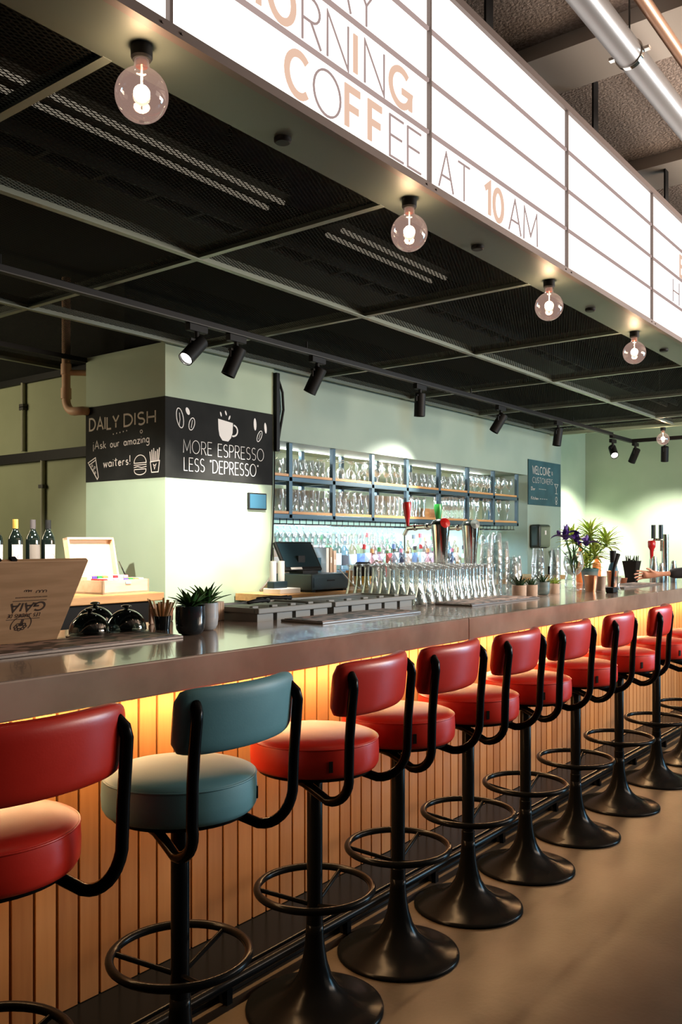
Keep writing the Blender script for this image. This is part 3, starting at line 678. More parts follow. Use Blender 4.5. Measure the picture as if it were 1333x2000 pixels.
# ================================================================== COLUMN FITTINGS, LEFT WALL PIPES
t = thing('wall_tablet', 'small blue-screened control tablet on the column below the chalkboard', 'control panel', (4.268, 4.03, 1.728))
MB().box(-0.088, 0.088, -0.016, 0, -0.056, 0.056).build('casing', 'matte_black', t, bevel=0.004)
MB().box(-0.078, 0.078, -0.0175, -0.016, -0.047, 0.047).build('screen', 'screen', t)
t = thing('cable_duct', 'black vertical cable duct on the column edge beside the shelves', 'cable duct', (4.455, 4.02, 0))
MB().box(-0.015, 0.02, -0.02, 0.01, 2.08, 2.62).build('duct_body', 'matte_black', t, bevel=0.003)
tag(MB().tube([(4.50, 4.045, 2.60), (4.545, 4.04, 2.50), (4.555, 4.04, 2.38), (4.52, 4.04, 2.24), (4.50, 4.04, 2.15), (4.495, 4.04, 2.09)], 0.009, 8).build('cable', 'matte_black', None, True), 'thick black cable looping from the ceiling beside the cable duct', 'cable')
tag(MB().tube([(4.44, 4.02, 2.08), (4.435, 4.018, 1.8), (4.42, 4.018, 1.5), (4.405, 4.015, 1.36), (4.40, 4.01, 1.20), (4.43, 4.0, 1.08)], 0.005, 8).build('cable', 'matte_black', None, True), 'thin dark cable running down the lit column edge', 'cable')
for k, (a, b_) in enumerate((((4.40, 1.22), (4.28, 1.128)), ((4.41, 1.24), (4.38, 1.128)))):
    tag(MB().tube([(a[0], 4.015, a[1]), ((a[0]+b_[0])/2+.01, 4.012, (a[1]+b_[1])/2), (b_[0], 4.005, b_[1])], 0.007, 8).build('cable', 'grey_label', None, True), ('grey cable fanning out farthest from the till at the column foot', 'grey cable at the column foot, the one closer to the till')[k], 'cable')
t = thing('drain_pipe', 'orange drain pipe with elbows above the DAILY DISH chalkboard', 'pipe', (3.42, 4.95, 0))
MB().tube([(0, 0, 3.2), (0, 0, 2.40)]+[(0, -0.09*(1-math.cos(math.radians(a))), 2.40-0.09*math.sin(math.radians(a))) for a in range(15, 91, 15)]+[(0.02, -0.16, 2.31), (0.06, -0.16, 2.31)], 0.028, 20).build('pipe_run', 'pvc', t, True)
for z in (2.40, 2.56): MB().lathe([(0.034, z), (0.034, z+0.07)], 20).build('coupling', 'pvc', t, True, angle=40)
MB().cyl((0, 0, 2.575), (0.10, -0.10, 2.575), 0.02, 12).build('branch', 'pvc', t, True, angle=40)
t = thing('trunking', 'dark horizontal cable trunking along the olive wall', 'trunking', (3.585, 4.82, 2.07)); MB().box(-0.0, 0.035, 0, 4, -0.035, 0.035).build('trunking_body', 'matte_black', t)
for k, (y, z0, z1, lab) in enumerate(((5.74, 2.12, 2.62, 'painted conduit on the olive wall above the dark trunking'), (5.494, 0.2, 2.04, 'painted conduit on the olive wall below the dark trunking'))):
    t = thing('conduit', lab, 'conduit', (3.60, y, 0))
    MB().cyl((0, 0, z0), (0, 0, z1), 0.016, 12).build('tube', 'conduit', t, True, angle=40)
    MB().box(-0.018, 0.02, -0.026, 0.026, z0+0.32, z0+0.345).box(-0.018, 0.02, -0.026, 0.026, z1-0.2, z1-0.175).build('clip', 'duct', t)
t = thing('towel_dispenser', 'black paper towel dispenser on the grey pier', 'dispenser', (8.646, 4.06, 1.395))
MB().box(-0.145, 0.145, -0.12, 0, 0, 0.25).build('casing', 'dispenser', t, bevel=0.03, seg=4)
MB().box(-0.02, 0.02, -0.1215, -0.12, 0.14, 0.185).build('window', 'paper', t)
MB().box(-0.10, 0.10, -0.09, -0.02, -0.004, 0.004).build('slot', 'matte_black', t)
t = thing('phone_handset', 'black handset leaning below the towel dispenser on the pier', 'handset', (9.02, 4.02, 1.19))
MB().tube([(0.05, 0, 0.0), (0.02, 0, 0.09), (-0.03, 0, 0.17)], [0.02, 0.017, 0.024], 10).build('handle', 'matte_black', t, True); MB().box(-0.05, 0.10, -0.03, 0.04, -0.19, 0.0).build('cradle', 'matte_black', t)

# ================================================================== BACK COUNTERS
t = thing('side_worktop', 'light wooden worktop with black front against the column', 'worktop', (0, 0, 0))
MB().box(1.6, 3.27, 3.80, 4.55, 1.125, 1.17).build('top', 'oak', t, bevel=0.004)
MB().box(1.6, 3.22, 3.86, 4.55, 0, 1.125).build('cabinet', 'matte_black', t)
t = thing('back_worktop', 'wooden back counter below the glass shelves', 'worktop', (0, 0, 0))
MB().box(4.06, 8.44, 3.62, 4.02, 1.075, 1.12).box(4.47, 8.44, 4.02, 4.58, 1.075, 1.12).build('top', 'oak', t)
MB().box(4.12, 8.44, 3.68, 4.02, 0, 1.075).box(4.52, 8.44, 4.02, 4.58, 0, 1.075).build('cabinet', 'matte_black', t)
t = thing('bottle_step', 'low stepped riser carrying the spirit bottles', 'riser', (0, 0, 1.12))
MB().box(5.25, 8.2, 4.30, 4.56, 0, 0.10).build('step', 'shelf_metal', t)

# ================================================================== SHELF UNIT
PX = [4.68, 5.18, 5.69, 6.195, 6.72, 7.24, 7.755, 8.275]
sh = thing('glass_shelf', 'slate-blue metal hanging shelf with oak boards full of glasses', 'shelf', (0, 0, 0))
Y0, Y1 = 4.08, 4.42
fr = MB()
for x in PX:
    fr.box(x-0.018, x+0.018, Y0, Y0+0.03, 1.625, 2.163).box(x-0.018, x+0.018, Y1-0.03, Y1, 1.625, 2.163)
for z in (1.638, 1.905):
    for y in (Y0, Y1-0.03): fr.box(4.46, 8.29, y, y+0.03, z-0.016, z+0.016)
    for x in PX: fr.box(x-0.015, x+0.015, Y0, Y1, z-0.014, z+0.014)
fr.build('frame', 'shelf_metal', sh, bevel=0.002)
XS = [4.46]+PX
for a, c in zip(XS[:-1], XS[1:]):
    for z in (1.656, 1.923): MB().box(a+0.014, c-0.014, Y0+0.004, Y1-0.004, z, z+0.018).build('board', 'oak', sh)
rk = MB()
for k in range(52):
    x = 4.50+0.0725*k; rk.cyl((x, Y0+0.01, 1.585), (x, Y1-0.02, 1.585), 0.004, 6).cyl((x, Y0+0.01, 1.585), (x, Y0+0.01, 1.625), 0.003, 6)
rk.cyl((4.48, Y0+0.01, 1.585), (8.22, Y0+0.01, 1.585), 0.003, 6)
rk.build('glass_rack', 'matte_black', sh)

# ---- glasses
def glass_proto(name, prof, nseg=16, material='glass'):
    o = MB().lathe(prof, nseg, None, False, False).build(name, material, None, True); C.objects.unlink(o); return o
def wine(h=0.20, rb=0.033, rbowl=0.037, stem=0.075, rim=0.030):
    p = [(0.0, 0.002), (rb, 0.002), (rb, 0.004), (rb*0.4, 0.008), (0.0045, 0.018), (0.004, stem*0.9), (0.007, stem), (rbowl*0.6, stem+0.013), (rbowl*0.95, stem+0.038)]
    p += [(rbowl, stem+0.055), (rbowl*0.97, stem+0.08), (rim, h), (rim-0.002, h), (rbowl*0.93, stem+0.08), (rbowl*0.94, stem+0.05), (rbowl*0.5, stem+0.016), (0, stem+0.008)]
    return p
def flip(p): h = max(z for r, z in p); return [(r, h-z) for r, z in p]
def tumbler(h, r0, r1): return [(0, 0.001), (r0, 0.001), (r0+0.001, 0.006), (r1, h), (r1-0.002, h), (r0-0.001, 0.012), (0, 0.012)]
P_wine = glass_proto('wine_glass', wine()); P_wine2 = glass_proto('stemmed_glass', wine(0.17, 0.034, 0.041, 0.06, 0.036))
P_down = glass_proto('stemmed_glass', flip(wine(0.155, 0.032, 0.038, 0.06, 0.032)))
P_tumb = glass_proto('tumbler', tumbler(0.12, 0.031, 0.037)); P_high = glass_proto('highball_glass', tumbler(0.165, 0.029, 0.036))
P_beer = glass_proto('beer_glass', [(0, 0.001), (0.030, 0.001), (0.031, 0.008), (0.027, 0.03), (0.034, 0.10), (0.0385, 0.15), (0.036, 0.175), (0.034, 0.175), (0.0365, 0.15), (0.025, 0.03), (0, 0.018)])
P_saucer = glass_proto('glass_bowl', [(0, 0.001), (0.020, 0.001), (0.038, 0.055), (0.036, 0.055), (0.018, 0.006), (0, 0.006)])
P_flute = glass_proto('champagne_glass', wine(0.21, 0.029, 0.025, 0.085, 0.022))
def put(pr, x, y, z, lab, cat, grp, rz=0.0):
    o = pr.copy(); C.objects.link(o); o.location = (x, y, z); o.rotation_euler = (0, 0, rz); return tag(o, lab, cat, grp)
NAME = ['behind the column edge', 'of the first full bay', 'of the second bay', 'of the third bay', 'of the fourth bay', 'of the fifth bay', 'of the sixth bay', 'of the end bay by the pier']
KIND = {  # (bay, row): (prototype, columns, rows deep, label noun)
 (0, 1): (P_down, 2, 2, 'upside-down stemmed glass'), (1, 1): (P_tumb, 6, 2, 'tumbler'), (2, 1): (P_down, 4, 2, 'stemmed glass'), (3, 1): (P_wine2, 4, 2, 'stemmed glass'),
 (4, 1): (P_tumb, 6, 2, 'tumbler'), (5, 1): (P_tumb, 5, 2, 'tumbler'), (6, 1): (P_wine2, 5, 2, 'stemmed glass'), (7, 1): (P_wine2, 4, 2, 'stemmed glass'),
 (0, 0): (P_high, 2, 2, 'tall glass'), (1, 0): (P_high, 6, 2, 'tall glass'), (2, 0): (P_tumb, 6, 2, 'tumbler'), (3, 0): (P_high, 6, 2, 'tall glass'),
 (4, 0): (P_beer, 4, 2, 'beer glass'), (5, 0): (P_wine, 4, 2, 'wine glass'), (6, 0): (P_flute, 4, 2, 'champagne glass'), (7, 0): (P_flute, 3, 1, 'champagne glass')}
for (bay, row), (pr, nc, nr, noun) in KIND.items():
    a, c = XS[bay]+0.055, XS[bay+1]-0.055
    if (bay, row) == (5, 0): a += 0.19
    if (bay, row) == (4, 0): c -= 0.135
    for i in range(nc):
        for j in range(nr):
            x = a+(c-a)*i/max(1, nc-1); y = Y0+0.075+0.10*j+0.008*((i*7+j*3) % 3)
            put(pr, x+0.004*math.sin(5*i+3*j), y, 1.6755 if row == 0 else 1.9425, '%s on the %s shelf %s' % (noun, ('lower', 'upper')[row], NAME[bay]), 'glass', '%s shelf glasses %s' % (('lower', 'upper')[row], NAME[bay]))
# second layer: tumblers stacked on the lower beer glasses of two bays
for i in range(5): put(P_saucer, XS[2]+0.08+0.085*i, Y0+0.09, 1.795, 'glass bowl stacked on the lower tumblers of the second bay', 'bowl', 'glass bowls in the second bay')
for k in range(2):
    t = thing('wooden_box', ('small wooden box among the glasses of the fourth bay', 'small wooden box behind the green tap handle in the fifth bay')[k], 'box', ((6.628, 6.84)[k], Y0+0.14, 1.6755))
    MB().box(-0.06, 0.06, -0.05, 0.05, 0, 0.07).build('body', 'oak', t); MB().box(-0.062, 0.062, -0.052, 0.052, 0.07, 0.082).build('lid', 'oak', t)
# glasses hanging from the rack
for k in range(22):
    x = 4.535+0.0725*k
    for j in range(1 if k > 11 else 2): put(P_down, x, Y0+0.07+0.12*j, 1.4325, 'stemmed glass hanging upside down from the rack over the till', 'glass', 'glasses hanging from the rack')
for k in range(5): put(P_down, 7.36+0.0725*k*2, Y0+0.07, 1.4325, 'stemmed glass hanging from the rack behind the far beer tap', 'glass', 'glasses hanging by the far tap')

# ---- spirit bottles
def bottle_proto(i, h, r, neck, square=False):
    t = thing('spirit_bottle', '', 'bottle'); n_ = 4 if square else 16
    mx = Rz(PI/4) if square else None; rr = r*1.3 if square else r
    MB().lathe([(0, 0.001), (rr*0.95, 0.001), (rr, 0.008), (rr, h*0.56), (rr*0.9, h*0.63), (neck, h*0.74), (neck, h*0.90), (neck*1.25, h*0.90), (neck*1.25, h*0.93), (0, h*0.93)], n_, mx, False, False).build('body', 'spirit%d' % (i % 8), t, not square)
    q = rr*1.012
    MB().lathe([(q, h*0.15), (q, h*0.45)], n_, mx, False, False).build('label', '%s' % ('paper', 'paper', 'wrap0', 'paper', 'wrap7', 'paper', 'wrap4', 'paper')[i], t, not square)
    MB().lathe([(neck*1.3, h*0.88), (neck*1.3, h), (0, h)], 12, None, False, False).build('cap', 'wrap%d' % ((i*5+1) % 8), t, True, angle=40)
    return t
BW = ['red', 'amber', 'green', 'clear', 'blue', 'pink', 'golden', 'dark']; CAPW = BW; LABW = ['white', 'white', 'red', 'white', 'black', 'white', 'blue', 'white']
protos = [bottle_proto(i, 0.28+0.012*((i*5) % 4), 0.034+0.003*(i % 3), 0.012, i in (3, 6)) for i in range(8)]
used = set(); k = 0
where = {}
for row, (y, z) in enumerate(((4.42, 1.22), (4.12, 1.12))):
    for i in range(22 if row == 0 else 17):
        x = (5.33 if row == 0 else 5.62)+0.106*i+(0.01*math.sin(i*3.1)); p = (i*5+row*3) % 8
        n_in = where.get((row, p), 0); where[(row, p)] = n_in+1
        ordn = ['first', 'second', 'third', 'fourth', 'fifth', 'sixth', 'seventh'][n_in]
        lab = '%s spirit bottle with %s label, %s such from the till, %s row' % (BW[p], LABW[p], ordn, ('rear', 'front')[row])
        if p not in used: o = protos[p]; used.add(p); o.location = (x, y, z); o.rotation_euler = (0, 0, 0.4*(i % 3)); o['label'] = lab; o['group'] = 'spirit bottles on the back bar'
        else: dup(protos[p], (x, y, z), 0.4*(i % 3), lab, 'spirit bottles on the back bar')

# ================================================================== THINGS ON THE BAR
def bar_mat(x0, x1, y0, y1, lab, rz=0.0):
    t = thing('bar_mat', lab, 'bar mat', ((x0+x1)/2, (y0+y1)/2, 1.10), rz, 'printed bar mats along the counter'); a, c = (x1-x0)/2, (y1-y0)/2
    MB().box(-a, a, -c, c, 0, 0.010).build('frame', 'mat_edge', t, bevel=0.002)
    MB().box(-a+0.012, a-0.012, -c+0.012, c-0.012, 0.010, 0.013).build('printed_top', 'mat_rubber', t)
bar_mat(1.30, 2.16, 2.405, 2.66, 'printed bar mat in front of the wooden wine crate lid')
bar_mat(2.885, 3.665, 2.335, 2.575, 'printed bar mat in front of the grey steel trays')
bar_mat(4.20, 5.06, 2.345, 2.585, 'printed bar mat before the upside-down wine glasses')
bar_mat(6.53, 7.42, 2.335, 2.575, 'farthest printed bar mat, under the reaching hand')

# wine crate with its lid thrown open towards the viewer
wc = thing('wine_crate', 'open wooden wine crate, lid lettered GAIA upside down', 'wine crate', (1.585, 2.70, 1.10))
MB().box(-0.26, 0.24, 0.03, 0.30, 0.0, 0.012).box(-0.26, 0.24, 0.03, 0.042, 0.0, 0.09).box(-0.26, 0.24, 0.288, 0.30, 0.0, 0.09).box(-0.26, -0.248, 0.03, 0.30, 0.0, 0.09).box(0.228, 0.24, 0.03, 0.30, 0.0, 0.09).build('crate_body', 'crate', wc)
LM = T(0, 0.0, 0.0) @ Matrix.Rotation(math.radians(33), 4, 'X')     # lid plane: leans towards the guests
ld = MB().box(-0.26, 0.24, 0.0, 0.016, 0.002, 0.345, LM).build('lid', 'crate', wc, bevel=0.002)
MB().box(-0.10, -0.085, 0.002, 0.02, 0.343, 0.352, LM).box(-0.05, -0.03, 0.002, 0.02, 0.343, 0.352, LM).build('hinge', 'matte_black', ld)
def LID(u, v, d): return LM @ Vector((u, -d, v))
cx, cz = 0.070, 0.0
mb = MB()
def up(lines, wd):     # printed upside down on the raised lid
    for pl in lines: ribbon(mb, [(2*cx-a, 0.303-b) for a, b in pl], wd, lambda u, v, d: LID(u, v, d*0.5))
up(fit('GAIA', cx-0.064, cx+0.064, 0.125, 0.034, .22), 0.007)
up(fit('LES JARDINS DE', cx-0.058, cx+0.062, 0.170, 0.014, .3), 0.0022)
up([[(cx-0.063, 0.116), (cx+0.063, 0.116)], [(cx-0.063, 0.192), (cx+0.063, 0.192)]], 0.0022)
up(fit('UUU', cx-0.05, cx-0.012, 0.075, 0.010, .1), 0.0022); up(fit('MUU', cx+0.008, cx+0.034, 0.072, 0.007, .1), 0.0022)
up([[(cx-0.06+0.006*i, 0.102), (cx-0.057+0.006*i, 0.102)] for i in range(20)], 0.004)
up([arc(cx, 0.215, 0.037, 0.037, 150, 390, 24)], 0.003)
mb2 = mb; up([[(cx, 0.194), (cx, 0.222)]], 0.010)
for a in range(0, 360, 45): up([arc(cx+0.017*math.cos(math.radians(a)), 0.224+0.012*math.sin(math.radians(a)), 0.006, 0.005, 0, 360, 8)], 0.004)
mb.build('printed_lettering', 'ink', ld)

# wine bottles on a low plank at the back
pk = tag(MB().box(2.25, 2.885, 4.18, 4.36, 1.17, 1.275).build('bottle_plank', 'crate', bevel=0.004), 'low wooden plinth carrying the row of wine bottles', 'plinth')
def wine_bottle(x, foil, labm, lab, ring=True):
    t = thing('wine_bottle', lab, 'wine bottle', (x, 4.27, 1.275), 0, 'wine bottles behind the crate')
    MB().lathe([(0, 0.002), (0.034, 0.002), (0.0375, 0.008), (0.0378, 0.185), (0.035, 0.205), (0.024, 0.228), (0.0155, 0.243), (0.0145, 0.25), (0.0142, 0.30), (0, 0.30)], 28, None, False, False).build('body', 'wine_glass', t, True)
    MB().lathe([(0.0152, 0.252), (0.0150, 0.297), (0.0145, 0.302), (0, 0.302)], 20, None, False, False).build('foil', foil, t, True, angle=40)
    q = 0.0384; n_ = 16; lb = MB()
    a0 = math.radians(-150); a1 = math.radians(-48)
    vs = [(q*math.cos(a0+(a1-a0)*i/n_), q*math.sin(a0+(a1-a0)*i/n_), z) for z in (0.04, 0.165) for i in range(n_+1)]
    lb.add(vs, [(i, i+1, n_+2+i, n_+1+i) for i in range(n_)]); l = lb.build('label', labm, t, True)
    if ring:
        mb = MB()
        f = lambda u, v, d: Vector((0.0388*math.cos(-1.66+u/0.038), 0.0388*math.sin(-1.66+u/0.038), v))
        ribbon(mb, arc(0.006, 0.095, 0.013, 0.017, 0, 360, 20), 0.0028, f); ribbon(mb, arc(0.0, 0.095, 0.022, 0.027, 170, 290, 12), 0.0024, f); ribbon(mb, [(-0.012, 0.14), (0.012, 0.14)], 0.003, f)
        mb.build('printed_mark', 'grey_label', l)
    return t
wine_bottle(2.515, 'matte_black', 'paper', 'wine bottle with white label, half cut off by the picture edge', False)
wine_bottle(2.632, 'gold_foil', 'paper', 'wine bottle with gold foil neck and white label')
wine_bottle(2.738, 'wrap7', 'grey_label', 'wine bottle with dark grey label')
wine_bottle(2.834, 'matte_black', 'paper', 'wine bottle with black neck and white ringed label, closest to the tea box')

# tea box
tb = thing('tea_box', 'open pale wooden tea box on the worktop by the column', 'box', (3.065, 4.03, 1.17), math.radians(5))
MB().box(-0.17, 0.17, -0.14, 0.13, 0, 0.010).box(-0.17, 0.17, -0.14, -0.128, 0, 0.075).box(-0.17, 0.17, 0.118, 0.13, 0, 0.075).box(-0.17, -0.158, -0.14, 0.13, 0, 0.075).box(0.158, 0.17, -0.14, 0.13, 0, 0.075).build('body', 'pine', tb)
TM = T(0.0, 0.13, 0.075) @ Matrix.Rotation(math.radians(-12), 4, 'X')
MB().box(-0.17, 0.17, 0.0, 0.008, 0, 0.235, TM).box(-0.17, 0.17, -0.03, 0.0, 0.223, 0.235, TM).box(-0.17, -0.158, -0.03, 0.0, 0, 0.235, TM).box(0.158, 0.17, -0.03, 0.0, 0, 0.235, TM).build('lid', 'pine', tb)
MB().tube([(0.164, 0.03, 0.07), (0.166, 0.10, 0.17)], 0.004, 6).build('lid_stay', 'chrome', tb)
MB().box(-0.01, 0.03, -0.144, -0.14, 0.052, 0.064).build('clasp', 'steel', tb)
COLS = [('red_gloss', 'red'), ('paper', 'white'), ('wrap5', 'crimson'), ('wrap6', 'golden'), ('iris', 'violet'), ('green_gloss', 'green'), ('orange', 'orange'), ('pale_pot', 'pale blue')]
for i in range(8):
    for j in range(2):
        m_, cn = COLS[(i+3*j) % 8]; a = math.radians(5); lx, ly = -0.134+0.0383*i, -0.07+0.125*j
        o = MB().box(-0.0175, 0.0175, -0.048, 0.048, 0, 0.07).build('tea_packet', m_, bevel=0.003)
        o.location = (3.065+lx*math.cos(a)-ly*math.sin(a), 4.03+lx*math.sin(a)+ly*math.cos(a), 1.182+0.012*((i*3+j) % 3)); o.rotation_euler = (0, 0, a)
        tag(o, '%s tea packet in the %s row of the open tea box' % (cn, ('front', 'rear')[j]), 'tea packet', 'tea packets in the box')

# dark glass cloches
def cloche(x, y, lab, s=1.0):
    t = thing('glass_cloche', lab, 'cake dome', (x, y, 1.10), 0, 'dark glass domes on the counter')
    R = 0.082*s
    MB().lathe([(R*1.12, 0.0), (R*1.12, 0.006), (0.0, 0.008)], 32).build('plate', 'steel', t, True, angle=40)
    MB().lathe([(R*0.96, 0.009), (R, 0.012)]+[(R*math.cos(math.radians(a)), 0.012+0.082*s*math.sin(math.radians(a))) for a in range(10, 90, 8)]+[(0.004, 0.012+0.082*s)], 36, None, False, False).build('dome', 'glass_smoke', t, True)
    MB().lathe([(0.008, 0.092*s), (0.009, 0.100*s), (0.019, 0.104*s), (0.020, 0.108*s), (0.010, 0.112*s), (0, 0.1125*s)], 20).build('knob', 'glass_smoke', t, True)
    MB().lathe([(0.022, 0.008), (0.03, 0.03), (0.02, 0.05), (0, 0.052)], 14).build('contents', 'tray_dark', t, True)
cloche(1.985, 2.725, 'dark glass dome right beside the wine crate lid', 0.94); cloche(2.165, 2.74, 'dark glass dome between its twin and the wooden stirrers', 0.96); cloche(2.16, 2.93, 'dark glass dome standing behind the other two')
t = thing('cutlery_tumbler', 'reddish cup squeezed between the wine crate lid and the domes', 'cup', (1.885, 2.835, 1.10)); MB().lathe([(0.028, 0), (0.034, 0.09), (0.031, 0.09), (0.026, 0.01), (0, 0.01)], 24).build('cup_body', 'terracotta', t, True, angle=50); MB().lathe([(0.0365, 0.072), (0.0365, 0.086)], 24).build('rim_band', 'steel', t, True)
# wooden stirrers
t = thing('stirrer_cup', 'dark cup of wooden stirrers beside the navy plant pot', 'cup', (2.33, 2.72, 1.10))
MB().lathe([(0.030, 0), (0.036, 0.055), (0.033, 0.055), (0.028, 0.008), (0, 0.008)], 24).build('cup_body', 'navy', t, True, angle=50)
for k in range(16):
    a = 2*PI*k/16; r0, r1 = 0.012, 0.045+0.010*((k*7) % 3)
    d = Vector((r1*math.cos(a)-r0*math.cos(a), r1*math.sin(a)-r0*math.sin(a), 0.095+0.008*(k % 3)))
    o = MB().box(-0.004, 0.004, -0.001, 0.001, 0, d.length, T(r0*math.cos(a), r0*math.sin(a), 0.012) @ d.to_track_quat('Z', 'Y').to_matrix().to_4x4()).build('wooden_stirrer', 'oak')
    o.location = (2.33, 2.72, 1.10); tag(o, 'flat wooden stirrer standing in the dark cup', 'stirrer', 'wooden stirrers in the cup')
t = thing('napkin_block', 'pale striped wooden block behind the pale blue plant pot', 'box', (2.72, 2.86, 1.10), 0.2)
MB().box(-0.05, 0.05, -0.05, 0.05, 0, 0.085).build('body', 'sand_pot', t, bevel=0.003)
for k in range(5): MB().box(-0.038+0.019*k-0.0015, -0.038+0.019*k+0.0015, -0.0508, -0.05, 0.004, 0.081).build('groove', 'cardboard', t)
t = thing('serving_board', 'rounded beige serving board standing behind the navy plant pot', 'board', (2.52, 2.95, 1.10), 0.3)
MB().box(-0.09, 0.09, -0.008, 0.008, 0.0, 0.085).build('board', 'sand_pot', t, bevel=0.006, seg=3)
t = thing('wooden_bowl', 'small wooden holder with brown sachets above the stirrer cup', 'bowl', (2.43, 2.84, 1.10)); MB().lathe([(0.03, 0), (0.045, 0.05), (0.05, 0.075), (0.044, 0.075), (0.03, 0.02), (0, 0.02)], 20).build('bowl_body', 'terracotta', t, True, angle=50)
for k in range(6): o = MB().box(-0.02, 0.02, -0.003, 0.003, 0, 0.05, Matrix.Rotation(0.2*(k-2.5), 4, 'Y')).build('sachet', 'cardboard'); o.location = (2.43+0.006*k-0.015, 2.825+0.006*k, 1.125); tag(o, 'brown paper sachet standing in the small wooden holder', 'sachet', 'sachets in the wooden holder')

# plants
def leaf_mesh(mb, base, az, lean, length, width, curl, nseg=6, thick=0.0015):
    pts = []; p = Vector(base); th = lean
    for i in range(nseg+1):
        s_ = i/nseg; wd = width*math.sin(PI*(0.12+0.88*s_)) if s_ < 1 else 0.0005
        pts.append((p.copy(), wd, th)); th += curl/nseg
        p = p+Vector((math.cos(az)*math.sin(th), math.sin(az)*math.sin(th), math.cos(th)))*(length/nseg)
    sd = Vector((-math.sin(az), math.cos(az), 0)); vs = []
    for q, wd, th in pts:
        nrm = Vector((-math.cos(az)*math.cos(th), -math.sin(az)*math.cos(th), math.sin(th)))
        vs += [q+sd*wd/2+nrm*wd*0.18, q-nrm*thick, q-sd*wd/2+nrm*wd*0.18]
    fs = []
    for i in range(nseg): a = i*3; fs += [(a, a+1, a+4, a+3), (a+1, a+2, a+5, a+4)]
    mb.add(vs, fs)
def pot_plant(name, lab, loc, pot_prof, pot_mat, leafm, n_leaf, L_, Wd, lean, curl, zb, spread=0.012, group=None, seed=1):
    rnd = random.Random(seed); t = thing(name, lab, 'potted plant', loc, 0, group)
    MB().lathe(pot_prof, 32).build('pot', pot_mat, t, True, angle=50)
    h = max(z for r, z in pot_prof); r = [r for r, z in pot_prof if z > h*0.9][0]
    MB().lathe([(0, h*0.86), (r*0.86, h*0.86)], 20).build('soil', 'tray_dark', t)
    mb = MB()
    for k in range(n_leaf):
        f = k/n_leaf; az = k*2.39996+rnd.uniform(-.2, .2)
        leaf_mesh(mb, (spread*math.cos(az), spread*math.sin(az), zb+rnd.uniform(0, .01)), az, lean*(0.15+0.85*f)+rnd.uniform(-.08, .08), L_*(0.75+0.35*rnd.random()), Wd, curl)
    mb.build('foliage', leafm, t, True)
    return t
P_round = [(0.0, 0.0), (0.030, 0.0), (0.044, 0.006), (0.053, 0.022), (0.0565, 0.05), (0.0555, 0.11), (0.052, 0.11), (0.052, 0.05), (0.0, 0.03)]
pot_plant('potted_plant', 'spiky plant in the glossy navy pot on the counter edge', (2.262, 2.48, 1.10), P_round, 'navy', 'leaf', 22, 0.085, 0.020, 1.15, 0.45, 0.10, seed=3)
pot_plant('potted_plant', 'spiky plant in the pale blue and cream pot behind the navy one', (2.42, 2.56, 1.10), [(r*0.86, z) for r, z in P_round], 'pale_pot', 'leaf', 22, 0.090, 0.020, 1.0, 0.45, 0.10, seed=8)
P_sq = [(0.0, 0.0), (0.042, 0.0), (0.045, 0.004), (0.046, 0.076), (0.041, 0.076), (0.040, 0.02), (0, 0.02)]
pot_plant('potted_succulent', 'dark succulent in a square-sided cement pot, closest to the bar mat', (5.13, 2.52, 1.10), P_sq, 'sand_pot', 'leaf_dark', 20, 0.075, 0.014, 1.0, 0.25, 0.066, 0.02, 'small plants along the counter', 5)
pot_plant('potted_succulent', 'short dark succulent in a cement pot beside the teal glazed pot', (5.275, 2.505, 1.10), [(r*0.9, z*0.97) for r, z in P_sq], 'sand_pot', 'leaf_dark', 18, 0.055, 0.014, 1.0, 0.25, 0.066, 0.02, 'small plants along the counter', 6)
pot_plant('potted_succulent', 'spiky succulent in a teal glazed pot between cement pots', (5.42, 2.49, 1.10), [(r*0.84, z*0.80) for r, z in P_round], 'teal_pot', 'leaf_dark', 18, 0.085, 0.013, 1.2, 0.35, 0.075, 0.012, 'small plants along the counter', 7)
pot_plant('potted_succulent', 'lime green succulent in the last cement pot of the four', (5.62, 2.50, 1.10), [(r*0.85, z*0.92) for r, z in P_sq], 'sand_pot', 'leaf_lime', 30, 0.050, 0.010, 1.35, 0.2, 0.062, 0.015, 'small plants along the counter', 9)

# steel tray units behind the bar mats
def tray_unit(x0, x1, lab, nb):
    t = thing('tray_unit', lab, 'tray', (0, 0, 1.10))
    MB().box(x0, x1, 2.62, 2.645, 0.035, 0.060).box(x0, x1, 2.98, 3.0, 0.035, 0.060).box(x0, x0+0.02, 2.645, 2.98, 0.035, 0.060).box(x1-0.02, x1, 2.645, 2.98, 0.035, 0.060).build('rim', 'grey_tray', t, bevel=0.004)
    wd = (x1-x0)/nb
    for k in range(nb):
        a = x0+wd*k
        MB().box(a+0.008, a+wd*0.86, 2.635, 2.99, 0, 0.036).build('pan', 'grey_tray', t)
        MB().box(a+0.006, a+wd-0.006, 2.65, 2.975, 0.044, 0.052).build('lid', 'tray_dark', t, bevel=0.003)
        MB().box(a+wd*0.35, a+wd*0.65, 2.70, 2.72, 0.052, 0.064).build('grip', 'grey_tray', t, bevel=0.003)
tray_unit(2.79, 3.31, 'steel ingredient tray unit nearer the plants, tongs on top', 4)
tray_unit(3.335, 4.06, 'steel ingredient tray unit beside the wine glasses', 5)
for k, (x, y, rz, lab) in enumerate(((2.95, 2.78, 0.35, 'black tongs lying across the tray lids, closer to the plants'), (3.17, 2.88, -0.15, 'black tongs lying across the tray lids, closer to the till'))):
    t = thing('serving_tongs', lab, 'tongs', (x, y, 1.166), rz)
    for s in (-1, 1): MB().tube([(-0.10, 0, 0.012), (0, s*0.012, 0.014), (0.07, s*0.022, 0.012), (0.10, s*0.014, 0.010)], [0.008, 0.008, 0.007, 0.012], 8).build('arm', 'matte_black', t, True)

